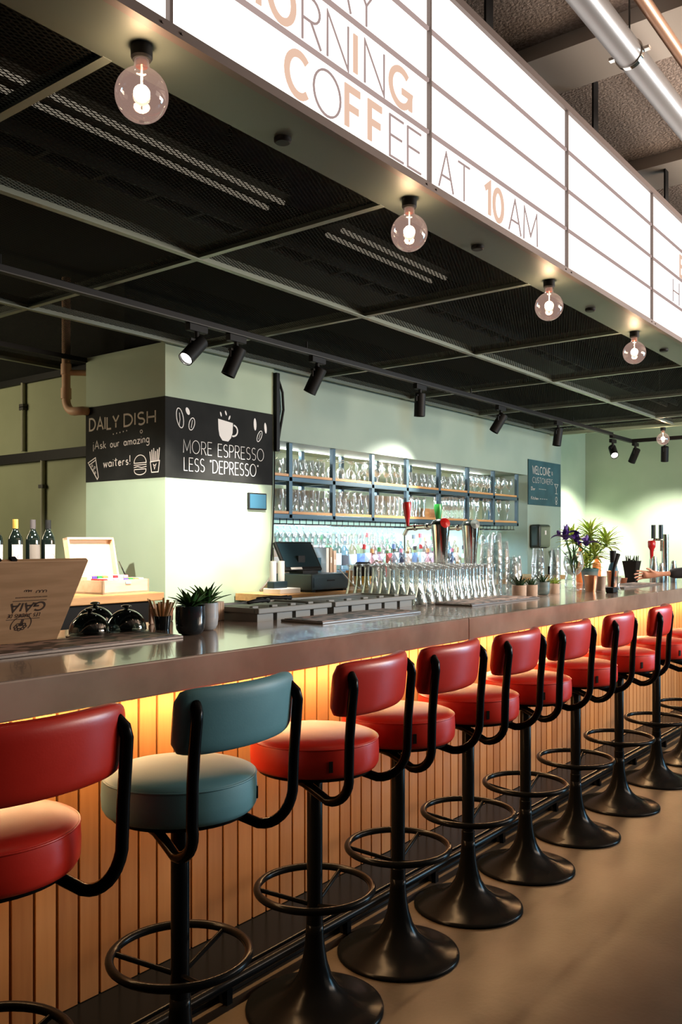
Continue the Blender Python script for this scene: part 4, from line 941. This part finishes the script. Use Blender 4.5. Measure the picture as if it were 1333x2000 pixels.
# rows of upside-down wine glasses
big = glass_proto('wine_glass', [(0.040, 0.0), (0.0385, 0.0), (0.036, 0.02), (0.028, 0.055), (0.018, 0.09), (0.0135, 0.125), (0.0125, 0.19), (0.0, 0.195)][::-1]+[(0.040, 0.0), (0.0385, 0.022), (0.031, 0.055), (0.021, 0.09), (0.016, 0.125), (0.0145, 0.19), (0.015, 0.200), (0.033, 0.210), (0.034, 0.214), (0.0, 0.2145)], 20)
for i in range(11):
    for j in range(9):
        x = 4.12+0.03*j+0.0835*i; y = 2.63+0.0835*j
        if any((x-tx)**2+(y-3.02)**2 < 0.0125 for tx in (4.98, 5.385)): continue
        if j == 0: lab, g = 'upside-down wine glass in the row nearest the guests', 'upside-down wine glasses, front row'
        elif i == 0: lab, g = 'upside-down wine glass on the tray side of the block', 'upside-down wine glasses, tray side'
        else: lab, g = 'upside-down wine glass inside the dense block', 'upside-down wine glasses, inside the block'
        put(big, x+0.001*math.sin(i*4+j), y+0.001*math.cos(i*3+j*2), 1.10, lab, 'wine glass', g)

# stacks of tall glasses
nest = glass_proto('tall_glass', [(0.041, 0.0), (0.0435, 0.002), (0.0435, 0.008), (0.0405, 0.011), (0.0305, 0.145), (0.029, 0.15), (0.0, 0.15), (0.0, 0.140), (0.0288, 0.138), (0.0388, 0.011), (0.0392, 0.0)], 20)
def stack(x, y, n_, step, lab):
    for k in range(n_): put(nest, x, y, 1.10+step*k, lab, 'glass', lab.replace('tall glass in', 'tall glasses in'))
stack(5.20, 2.72, 6, 0.053, 'tall glass in the highest stack beside the wine glasses')
stack(5.20, 2.60, 3, 0.053, 'tall glass in the low stack behind the first cement pot')
stack(5.50, 2.82, 5, 0.053, 'tall glass in the stack behind the bottle with red cap')
stack(5.31, 2.86, 5, 0.053, 'tall glass in the stack between the tap and the highest stack')
stack(5.78, 2.86, 3, 0.053, 'tall glass in the stack behind the second cement pot')
stack(6.08, 2.82, 4, 0.053, 'tall glass in the stack before the towel dispenser')
stack(6.33, 2.96, 4, 0.053, 'tall glass in the stack below the black handset')
stack(6.45, 2.86, 4, 0.053, 'tall glass in the stack behind the lime succulent')
stack(6.56, 2.78, 3, 0.053, 'tall glass in the last low stack before the irises')
o = dup(protos[7], (5.62, 2.98, 1.10), 0, 'dark bottle with red cap behind the glass stacks', 'bottles on the service side')

# beer taps
def beer_tap(x, y, lab, lever, lens, lmat2):
    t = thing('beer_tap', lab, 'beer tap', (x, y, 1.10))
    MB().lathe([(0.075, 0), (0.075, 0.012), (0.05, 0.022), (0.042, 0.06), (0.040, 0.14), (0.046, 0.26), (0.056, 0.38), (0.062, 0.44), (0.064, 0.47)], 32).build('column', 'chrome', t, True, angle=50)
    MB().sphere((0, 0, 0.472), 0.064, 24, 12, (1, 1, 0.62)).build('crown', 'dispenser', t, True)
    MB().lathe([(0.0, 0.0), (0.032, 0.0), (0.034, 0.010), (0.0, 0.018)], 24, T(-0.022, -0.046, 0.478) @ Vector((-0.5, -0.62, 0.25)).to_track_quat('Z', 'Y').to_matrix().to_4x4()).build('badge', lens, t, True, angle=40)
    MB().cyl((0, 0.04, 0.46), (0, 0.26, 0.45), 0.017, 14).sphere((0, 0.10, 0.457), 0.024, 12, 8).sphere((0, 0.20, 0.453), 0.023, 12, 8).cyl((0, 0.26, 0.45), (0, 0.29, 0.40), 0.013, 12).cyl((0, 0.285, 0.41), (0, 0.285, 0.30), 0.008, 10).build('faucet', 'chrome', t, True, angle=45)
    l = MB().tube([(0, 0.26, 0.46), (0, 0.262, 0.50), (0, 0.264, 0.54), (0, 0.266, 0.60), (0, 0.267, 0.628)], [0.010, 0.014, 0.022, 0.030, 0.027], 16).build('lever', lever, t, True, angle=60)
    MB().tube([(0, 0.26, 0.445), (0, 0.262, 0.505)], 0.008, 10).build('lever_collar', 'chrome', l, True)
beer_tap(4.98, 3.02, 'chrome beer tap with red lever and red badge', 'red_gloss', 'red_gloss', None)
beer_tap(5.385, 3.02, 'chrome beer tap with green lever and green badge', 'green_gloss', 'teal_pot', None)

# irises in a balloon glass
t = thing('flower_glass', 'balloon glass holding the purple irises', 'vase', (6.10, 2.56, 1.10))
MB().lathe([(0, 0.002), (0.042, 0.002), (0.042, 0.004), (0.012, 0.012), (0.006, 0.03), (0.006, 0.095), (0.012, 0.105), (0.045, 0.125), (0.068, 0.165), (0.074, 0.20), (0.066, 0.25), (0.055, 0.285), (0.053, 0.285), (0.064, 0.25), (0.072, 0.20), (0.066, 0.165), (0.044, 0.128), (0, 0.11)], 32, None, False, False).build('glass_bowl', 'glass', t, True)
rnd = random.Random(4)
for k, (dx, dy, hz) in enumerate(((-0.075, 0.03, 0.40), (-0.02, 0.05, 0.43), (0.03, -0.01, 0.385), (0.055, -0.075, 0.355))):
    t = thing('iris', ('purple iris bending out over the last glass stacks', 'tallest purple iris of the bunch', 'purple iris in the middle of the bunch', 'lowest purple iris, leaning to the copper cups')[k], 'flower', (6.10, 2.56, 1.10), 0, 'purple irises in the balloon glass')
    MB().tube([(0.01*math.sin(k), 0.01*math.cos(k), 0.13), (dx*0.4, dy*0.4, 0.25), (dx, dy, hz-0.03)], 0.004, 8).build('stem', 'leaf', t, True)
    mb = MB()
    for j in range(3): leaf_mesh(mb, (dx, dy, hz-0.03), j*2.094+k, 0.5, 0.125, 0.075, 1.8, 8)
    for j in range(3): leaf_mesh(mb, (dx, dy, hz-0.03), j*2.094+1.05+k, 0.35, 0.09, 0.05, -0.3, 6)
    mb.build('bloom', 'iris', t, True)
    mb = MB()
    for j in range(3): leaf_mesh(mb, (dx*0.3, dy*0.3, 0.16+0.03*j), j*2.3+k*1.1, 0.35, 0.16, 0.016, 0.5, 6)
    mb.build('leaf_blades', 'leaf', t, True)

# yellow-green foliage plant
t = thing('foliage_plant', 'large yellow-green leafy plant behind the irises', 'potted plant', (7.16, 2.86, 1.10))
MB().lathe([(0.0, 0), (0.055, 0), (0.075, 0.13), (0.07, 0.13), (0.06, 0.03), (0, 0.03)], 28).build('pot', 'teal_pot', t, True, angle=50)
MB().tube([(0, 0, 0.1), (0.01, 0.0, 0.25), (-0.06, 0.13, 0.37)], 0.008, 8).tube([(0.01, 0, 0.2), (0.01, 0, 0.42)], 0.007, 8).tube([(0.01, 0, 0.18), (0.07, -0.12, 0.34)], 0.007, 8).build('stem', 'leaf', t, True)
mb = MB()
for cx_, cy_, cz_, n_ in ((-0.06, 0.13, 0.39, 34), (0.01, 0.0, 0.43, 44), (0.07, -0.12, 0.36, 40), (0.03, -0.03, 0.27, 40), (0.0, 0.03, 0.18, 30)):
    for k in range(n_):
        az = k*2.39996; leaf_mesh(mb, (cx_, cy_, cz_-0.05+0.05*k/n_), az, 1.35*(1-k/n_)+0.1+rnd.uniform(-.1, .1), 0.14+0.04*rnd.random(), 0.026, 0.7, 6)
mb.build('foliage', 'leaf_lime', t, True)

# copper cups and small things at the far end
def cup(x, y, h, r, m_, lab, handle=False, nm='copper_cup', cat='cup'):
    t = thing(nm, lab, cat, (x, y, 1.10))
    MB().lathe([(0, 0), (r*0.72, 0), (r*0.74, 0.004), (r, h), (r*0.95, h), (r*0.68, 0.01), (0, 0.01)], 28).build('cup_body', m_, t, True, angle=50)
    if handle: MB().tube([(r*0.9, 0, h*0.85), (r*1.5, 0, h*0.7), (r*1.5, 0, h*0.35), (r*0.8, 0, h*0.25)], 0.005, 8).build('handle', m_, t, True)
    return t
cup(6.03, 2.40, 0.115, 0.052, 'copper', 'largest copper cup, directly below the irises')
cup(6.26, 2.42, 0.10, 0.046, 'sand_pot', 'pale cement cup between the copper cups', nm='cement_cup')
cup(6.19, 2.30, 0.145, 0.042, 'copper', 'tall copper mug beside the black bottle stand', True)
cup(7.30, 2.62, 0.05, 0.035, 'terracotta', 'low copper-red cup below the black straw holder')
cup(7.16, 2.66, 0.055, 0.034, 'sand_pot', 'low pale cup with dark rim beside the far bar mat', nm='sauce_cup')
cup(7.02, 2.70, 0.055, 0.034, 'sand_pot', 'low pale cup closest to the blue bottle', nm='sauce_cup')
t = thing('pourer_stand', 'small black stand with a slanting black muddler at the counter', 'stand', (5.95, 2.215, 1.10))
MB().box(-0.05, 0.035, -0.03, 0.03, 0, 0.04).build('base', 'matte_black', t, bevel=0.01, seg=3)
MB().tube([(0.0, 0, 0.03), (0.03, 0, 0.16), (0.075, -0.015, 0.27)], [0.010, 0.011, 0.017], 12).build('muddler', 'matte_black', t, True)
t = thing('clear_jigger', 'small clear glass measure in front of the copper mug', 'glass', (6.05, 2.215, 1.10)); MB().lathe([(0, 0.002), (0.032, 0.002), (0.014, 0.04), (0.03, 0.11), (0.028, 0.11), (0.012, 0.045), (0, 0.02)], 24, None, False, False).build('glass_body', 'glass', t, True)
t = thing('water_bottle', 'dark blue bottle with black neck behind the copper mug', 'bottle', (6.52, 2.42, 1.10)); MB().lathe([(0, 0), (0.036, 0), (0.038, 0.01), (0.038, 0.13), (0.03, 0.17), (0.018, 0.20), (0.017, 0.22), (0, 0.22)], 24).build('body', 'blue_box', t, True, angle=50); MB().lathe([(0.022, 0.20), (0.024, 0.29), (0, 0.29)], 16).build('neck', 'matte_black', t, True, angle=50)
for k, (x, y, h, lab) in enumerate(((7.35, 3.02, 0.36, 'tall orange squeeze bottle behind the blue bottle'), (7.42, 2.90, 0.25, 'short orange squeeze bottle beside the tall one'))):
    t = thing('squeeze_bottle', lab, 'bottle', (x, y, 1.10), 0, 'orange squeeze bottles'); MB().lathe([(0, 0), (0.035, 0), (0.038, 0.02), (0.036, h*0.6), (0.034, h*0.68)], 24).build('body', 'orange', t, True, angle=50); MB().lathe([(0.034, h*0.68), (0.02, h*0.75), (0.006, h), (0, h)], 20).build('nozzle', 'orange', t, True, angle=50)
t = thing('straw_holder', 'black tapered holder full of black straws', 'holder', (7.62, 2.66, 1.10)); mx = Rz(PI/4)
MB().lathe([(0.055, 0.0), (0.075, 0.12), (0.09, 0.19), (0.085, 0.19), (0.05, 0.02)], 4, mx).build('holder_body', 'matte_black', t)
for k in range(24):
    a = k*2.39996; r_ = 0.009*math.sqrt(k+1); o = MB().cyl((0, 0, 0), (0.25*r_*math.cos(a), 0.25*r_*math.sin(a), 0.175+0.012*(k % 4)), 0.004, 6).build('straw', 'matte_black'); o.location = (7.62+r_*math.cos(a), 2.66+r_*math.sin(a), 1.125)
    tag(o, 'black straw standing in the tapered holder', 'straw', 'black straws in the holder')
for k, (x, y, lab) in enumerate(((7.80, 2.52, 'steel bar measure closest to the straw holder'), (7.93, 2.50, 'steel bar measure in the middle of the three'), (8.02, 2.42, 'steel bar measure beside the tap with the coral lever'))):
    t = thing('steel_shaker', lab, 'shaker', (x, y, 1.10), 0, 'steel measures at the far end'); h = (0.20, 0.14, 0.16)[k]
    MB().lathe([(0, 0), (0.026, 0), (0.032, h*0.7), (0.028, h*0.75), (0.02, h), (0, h)], 24).build('body', 'steel', t, True, angle=50); MB().lathe([(0.021, h), (0.018, h+0.025), (0, h+0.03)], 16).build('cap', 'chrome', t, True, angle=50)
t = thing('coral_tap', 'slim beer tap with coral lever at the far end', 'beer tap', (8.28, 2.70, 1.10)); MB().cyl((0, 0, 0), (0, 0, 0.20), 0.02, 16).build('column', 'chrome', t, True, angle=50); MB().tube([(0, 0, 0.20), (0, 0, 0.28), (0, 0, 0.31), (0, 0, 0.36), (0, 0, 0.37)], [0.014, 0.018, 0.034, 0.036, 0.028], 16).build('lever', 'red_gloss', t, True, angle=60)
t = thing('tap_tower', 'steel tap tower with two black levers at the far end', 'beer tap', (8.42, 2.62, 1.10)); MB().cyl((0, 0, 0), (0, 0, 0.43), 0.032, 24).build('column', 'chrome', t, True, angle=50)
for k, dy in enumerate((0.07, 0.0)): f_ = MB().cyl((0, 0, 0.38), (-0.03, dy+0.03, 0.38), 0.012, 10).cyl((-0.03, dy+0.03, 0.38), (-0.03, dy+0.03, 0.27), 0.008, 10).build('faucet', 'chrome', t, True, angle=50); MB().cyl((-0.03, dy+0.03, 0.39), (-0.03, dy+0.03, 0.52), 0.020, 14).build('lever', 'pos', f_, True, angle=50)
# coffee grinder with its hopper at the picture edge
t = thing('coffee_grinder', 'steel coffee grinder with black hopper at the picture edge', 'grinder', (9.02, 2.46, 1.10))
MB().box(-0.14, 0.14, -0.16, 0.12, 0, 0.40).build('body', 'chrome', t, bevel=0.03, seg=4)
MB().lathe([(0.085, 0.40), (0.10, 0.55), (0.105, 0.60), (0.17, 0.665), (0.17, 0.675), (0, 0.68)], 28).build('hopper', 'matte_black', t, True, angle=40)
MB().tube([(-0.15, -0.08, 0.10), (-0.17, -0.09, 0.17), (-0.17, -0.05, 0.24), (-0.15, 0.03, 0.24)], 0.008, 8).build('handle', 'matte_black', t, True)

# till and clutter on the back counter
t = thing('cash_drawer', 'dark blue cash drawer under the till screen', 'till', (4.62, 3.83, 1.12)); MB().box(-0.20, 0.20, -0.16, 0.16, 0.012, 0.12).build('drawer_body', 'pos', t, bevel=0.006); MB().box(-0.18, 0.18, -0.163, -0.16, 0.03, 0.095).build('drawer_front', 'pos', t); MB().box(-0.04, 0.04, -0.166, -0.163, 0.07, 0.08).build('pull', 'matte_black', t)
for sx in (-1, 1): MB().box(sx*0.17-0.02, sx*0.17+0.02, -0.15, 0.15, 0, 0.012).build('foot', 'matte_black', t)
t = thing('till_screen', 'tilted black till screen on the cash drawer', 'screen', (4.56, 3.85, 1.24), math.radians(-8)); SM = Matrix.Rotation(math.radians(-32), 4, 'X')
MB().box(-0.17, 0.17, -0.012, 0.012, 0.02, 0.25, SM).build('bezel', 'matte_black', t, bevel=0.006); MB().box(-0.155, 0.155, -0.014, -0.012, 0.045, 0.235, SM).build('display', 'pos', t); MB().box(-0.07, 0.07, -0.06, 0.08, 0, 0.02).box(-0.03, 0.03, 0.03, 0.06, 0.0, 0.12).build('stand', 'matte_black', t); MB().box(-0.12, -0.02, -0.017, -0.012, 0.024, 0.040, SM).build('sticker', 'paper', t)
for k, (x, y, lab) in enumerate(((4.16, 3.78, 'white paper roll standing against the column edge'), (4.24, 3.78, 'white paper roll standing closer to the till'))):
    t = thing('paper_roll', lab, 'paper roll', (x, y, 1.20)); MB().lathe([(0.010, 0), (0.022, 0), (0.022, 0.13), (0.010, 0.13)], 20, None, False, False).lathe([(0.010, 0.13), (0.010, 0.0)], 20, None, False, False).build('roll', 'paper', t, True, angle=50); MB().lathe([(0.0102, 0.001), (0.0102, 0.132)], 14, None, False, False).build('core', 'cardboard', t, True)
t = thing('card_reader', 'white card reader below the paper rolls', 'card reader', (4.20, 3.78, 1.12)); MB().box(-0.07, 0.13, -0.09, 0.06, 0, 0.035).build('base', 'paper', t, bevel=0.004); MB().box(-0.065, 0.07, -0.03, 0.03, 0.035, 0.08).build('printer', 'pos', t, bevel=0.006)
for k, (x, y, sx, sy, z0, h, m_, lab) in enumerate(((4.99, 4.32, 0.08, 0.03, 1.12, 0.30, 'cardboard', 'tall cardboard folder leaning behind the till'), (5.10, 4.18, 0.015, 0.10, 1.12, 0.29, 'paper', 'pale file standing beside the cardboard folder'), (5.145, 4.18, 0.015, 0.10, 1.12, 0.295, 'cardboard', 'brown file standing beside the pale one'), (5.19, 4.18, 0.018, 0.10, 1.12, 0.27, 'sand_pot', 'beige file at the end of the folder row'), (4.90, 4.06, 0.05, 0.04, 1.24, 0.10, 'blue_box', 'small blue carton standing between cash drawer and folders'), (4.80, 4.38, 0.10, 0.06, 1.12, 0.30, 'sand_pot', 'open beige carton behind the till screen'), (5.27, 3.95, 0.05, 0.05, 1.12, 0.12, 'oak', 'small wooden box beside the cash drawer'))):
    t = thing('carton' if k > 3 else 'folder', lab, 'box' if k > 3 else 'folder', (x, y, z0 if k != 4 else 1.12))
    if k == 4: MB().box(-sx, sx, -sy, sy, 0, 0.22).build('body', m_, t)
    else: MB().box(-sx, sx, -sy, sy, 0, h).build('body', m_, t)
    MB().box(-sx*0.5, sx*0.5, -sy-0.001, -sy, 0.16 if k == 4 else h*0.6, 0.19 if k == 4 else h*0.75).build('label', 'paper', t)
t = thing('waste_bucket', 'yellow-brown bucket with black liner beside the wine glasses', 'bucket', (5.06, 3.72, 1.12)); MB().lathe([(0, 0), (0.05, 0), (0.062, 0.11), (0.058, 0.11), (0.046, 0.01), (0, 0.01)], 24).build('bucket_body', 'yellow', t, True, angle=50); MB().lathe([(0.066, 0.09), (0.068, 0.16), (0.05, 0.19), (0.03, 0.17), (0, 0.16)], 20).build('liner', 'matte_black', t, True)
tag(MB().tube([(4.70, 3.66, 1.27), (4.76, 3.65, 1.22), (4.84, 3.645, 1.16), (4.92, 3.64, 1.128), (4.86, 3.64, 1.126)], 0.004, 6).build('white_cable', 'paper', None, True), 'thin white cable trailing from the till screen', 'cable')
t = thing('bar_strainer', 'coil of silver bar strainers beside the bucket', 'strainer', (5.22, 3.70, 1.12)); MB().cyl((0, 0, 0), (0, 0, 0.12), 0.008, 8).build('stem', 'steel', t, True, angle=40)
MB().tube([(0.045*math.cos(a*0.35)*1, 0.02*math.sin(a*0.9), 0.16+0.04*math.sin(a*0.35)) for a in range(0, 60)], 0.003, 6).build('coil', 'chrome', t, True)

# ================================================================== PERSON reaching in from beyond the picture edge
def skin_body(name, m_, pts, edges, rad, parent=None, sub=2, root=0):
    me = bpy.data.meshes.new(name); me.from_pydata(pts, edges, []); me.materials.append(M[m_])
    o = bpy.data.objects.new(name, me); C.objects.link(o)
    if parent: o.parent = parent
    sk = o.modifiers.new('skin', 'SKIN'); sk.use_smooth_shade = True
    for i, v in enumerate(me.skin_vertices[0].data): v.radius = (rad[i], rad[i]) if not isinstance(rad[i], tuple) else rad[i]; v.use_root = (i == root)
    sb = o.modifiers.new('subsurf', 'SUBSURF'); sb.levels = sub; sb.render_levels = sub
    return o
pr = thing('person', 'person in black reaching over the counter, only hand and sleeve in view', 'person', (7.93, 1.56, 0.0))
# joints, local: facing +Y (the bar)
V_, E_, R_ = [], [], []
def J(p, r, to=None):
    V_.append(p); R_.append(r)
    if to is not None: E_.append((to, len(V_)-1))
    return len(V_)-1
pel = J((0, 0, 0.95), (0.11, 0.085)); wa = J((0, 0.01, 1.10), (0.135, 0.10), pel); ch = J((0, 0.03, 1.30), (0.15, 0.105), wa); nk0 = J((0, 0.03, 1.46), (0.06, 0.06), ch); nk = J((0, 0.045, 1.53), (0.052, 0.052), nk0); hd = J((0, 0.065, 1.62), (0.075, 0.09), nk); hd2 = J((0, 0.07, 1.70), (0.075, 0.092), hd); J((0, 0.06, 1.765), (0.05, 0.06), hd2)
J((0, 0.155, 1.655), 0.014, hd)      # nose
for s in (-1, 1):
    hp = J((s*0.085, 0, 0.86), 0.060, pel); kn = J((s*0.105, 0.02, 0.50), 0.050, hp); an = J((s*0.11, -0.02, 0.09), 0.038, kn); ft = J((s*0.12, 0.14, 0.035), 0.032, an)
shr = J((0.18, 0.02, 1.41), 0.058, ch); elr = J((0.25, -0.03, 1.12), 0.042, shr); wrr = J((0.22, 0.12, 0.90), 0.028, elr); J((0.21, 0.17, 0.82), 0.03, wrr)
shl = J((-0.17, 0.05, 1.40), 0.058, ch); ell_ = J((-0.32, 0.32, 1.235), 0.045, shl); mid = J((-0.47, 0.55, 1.205), 0.036, ell_); wr = J((-0.60, 0.745, 1.190), (0.026, 0.019), mid); pa = J((-0.645, 0.815, 1.185), (0.022, 0.034), wr); pb = J((-0.675, 0.865, 1.183), (0.020, 0.036), pa)
# four fingers and a thumb, spread and slightly curled
ax = Vector((-0.515, 0.857, 0)); sdv = Vector((0.857*0.5, 0.515*0.5, -0.866))
for k, (off, ln) in enumerate(((-0.033, 0.066), (-0.011, 0.078), (0.012, 0.072), (0.033, 0.056))):
    b0 = Vector(V_[pb])+sdv*off*0.9+ax*0.006; a_ = ax*math.cos(off*8)+sdv*math.sin(off*8); q = J(tuple(b0), 0.0105, pb); z = 0.0; pz = b0
    for seg, dr in ((0.48, -0.12), (0.30, -0.42), (0.22, -0.75)):
        pz = pz+a_*(ln*seg*1.2*math.cos(dr))+Vector((0.742, 0.446, 0.5))*(ln*seg*1.2*math.sin(dr)*0.8); q = J(tuple(pz), 0.0088-0.0022*(1-seg), q)
tb0 = Vector(V_[pa])-sdv*0.030; q = J(tuple(tb0), 0.013, pa); q = J(tuple(tb0-sdv*0.022+ax*0.026-Vector((0.006, 0.004, 0))), 0.0105, q); J(tuple(tb0-sdv*0.032+ax*0.056-Vector((0.012, 0.008, 0))), 0.008, q)
skin_body('body', 'skin', V_, E_, R_, pr)
# clothes: long-sleeved black shirt, trousers, shoes, hair, face
cv = [(0, 0, 0.78), (0, 0.01, 1.04), (0, 0.03, 1.30), (0, 0.03, 1.44), (0.18, 0.02, 1.41), (0.25, -0.03, 1.12), (0.222, 0.11, 0.915), (-0.17, 0.05, 1.40), (-0.32, 0.32, 1.235), (-0.47, 0.55, 1.205), (-0.575, 0.708, 1.192)]
ce = [(0, 1), (1, 2), (2, 3), (2, 4), (4, 5), (5, 6), (2, 7), (7, 8), (8, 9), (9, 10)]
skin_body('shirt', 'cloth_black', cv, ce, [(0.185, 0.145), (0.180, 0.140), (0.185, 0.135), (0.075, 0.075), 0.075, 0.058, 0.044, 0.075, 0.062, 0.053, 0.043], pr)
tv = [(0, 0, 1.04), (0.085, 0, 0.74), (0.105, 0.02, 0.50), (0.11, -0.02, 0.08), (-0.085, 0, 0.74), (-0.105, 0.02, 0.50), (-0.11, -0.02, 0.08)]
skin_body('trousers', 'pos', tv, [(0, 1), (1, 2), (2, 3), (0, 4), (4, 5), (5, 6)], [(0.12, 0.10), 0.105, 0.080, 0.066, 0.105, 0.080, 0.066], pr)
for s in (-1, 1): MB().sphere((s*0.12, 0.08, 0.045), 0.05, 16, 10, (0.95, 2.5, 0.9)).build('shoe', 'matte_black', pr, True)
MB().sphere((0, 0.045, 1.72), 0.105, 20, 12, (0.92, 1.05, 0.85)).build('hair', 'hair', pr, True)
for s in (-1, 1): MB().sphere((s*0.032, 0.152, 1.675), 0.012, 12, 8).build('eye', 'paper', pr, True); MB().sphere((s*0.088, 0.06, 1.66), 0.024, 12, 8, (0.4, 0.8, 1.3)).build('ear', 'skin', pr, True)
MB().sphere((0, 0.150, 1.605), 0.022, 12, 8, (1.2, 0.4, 0.35)).build('mouth', 'red_gloss', pr, True)
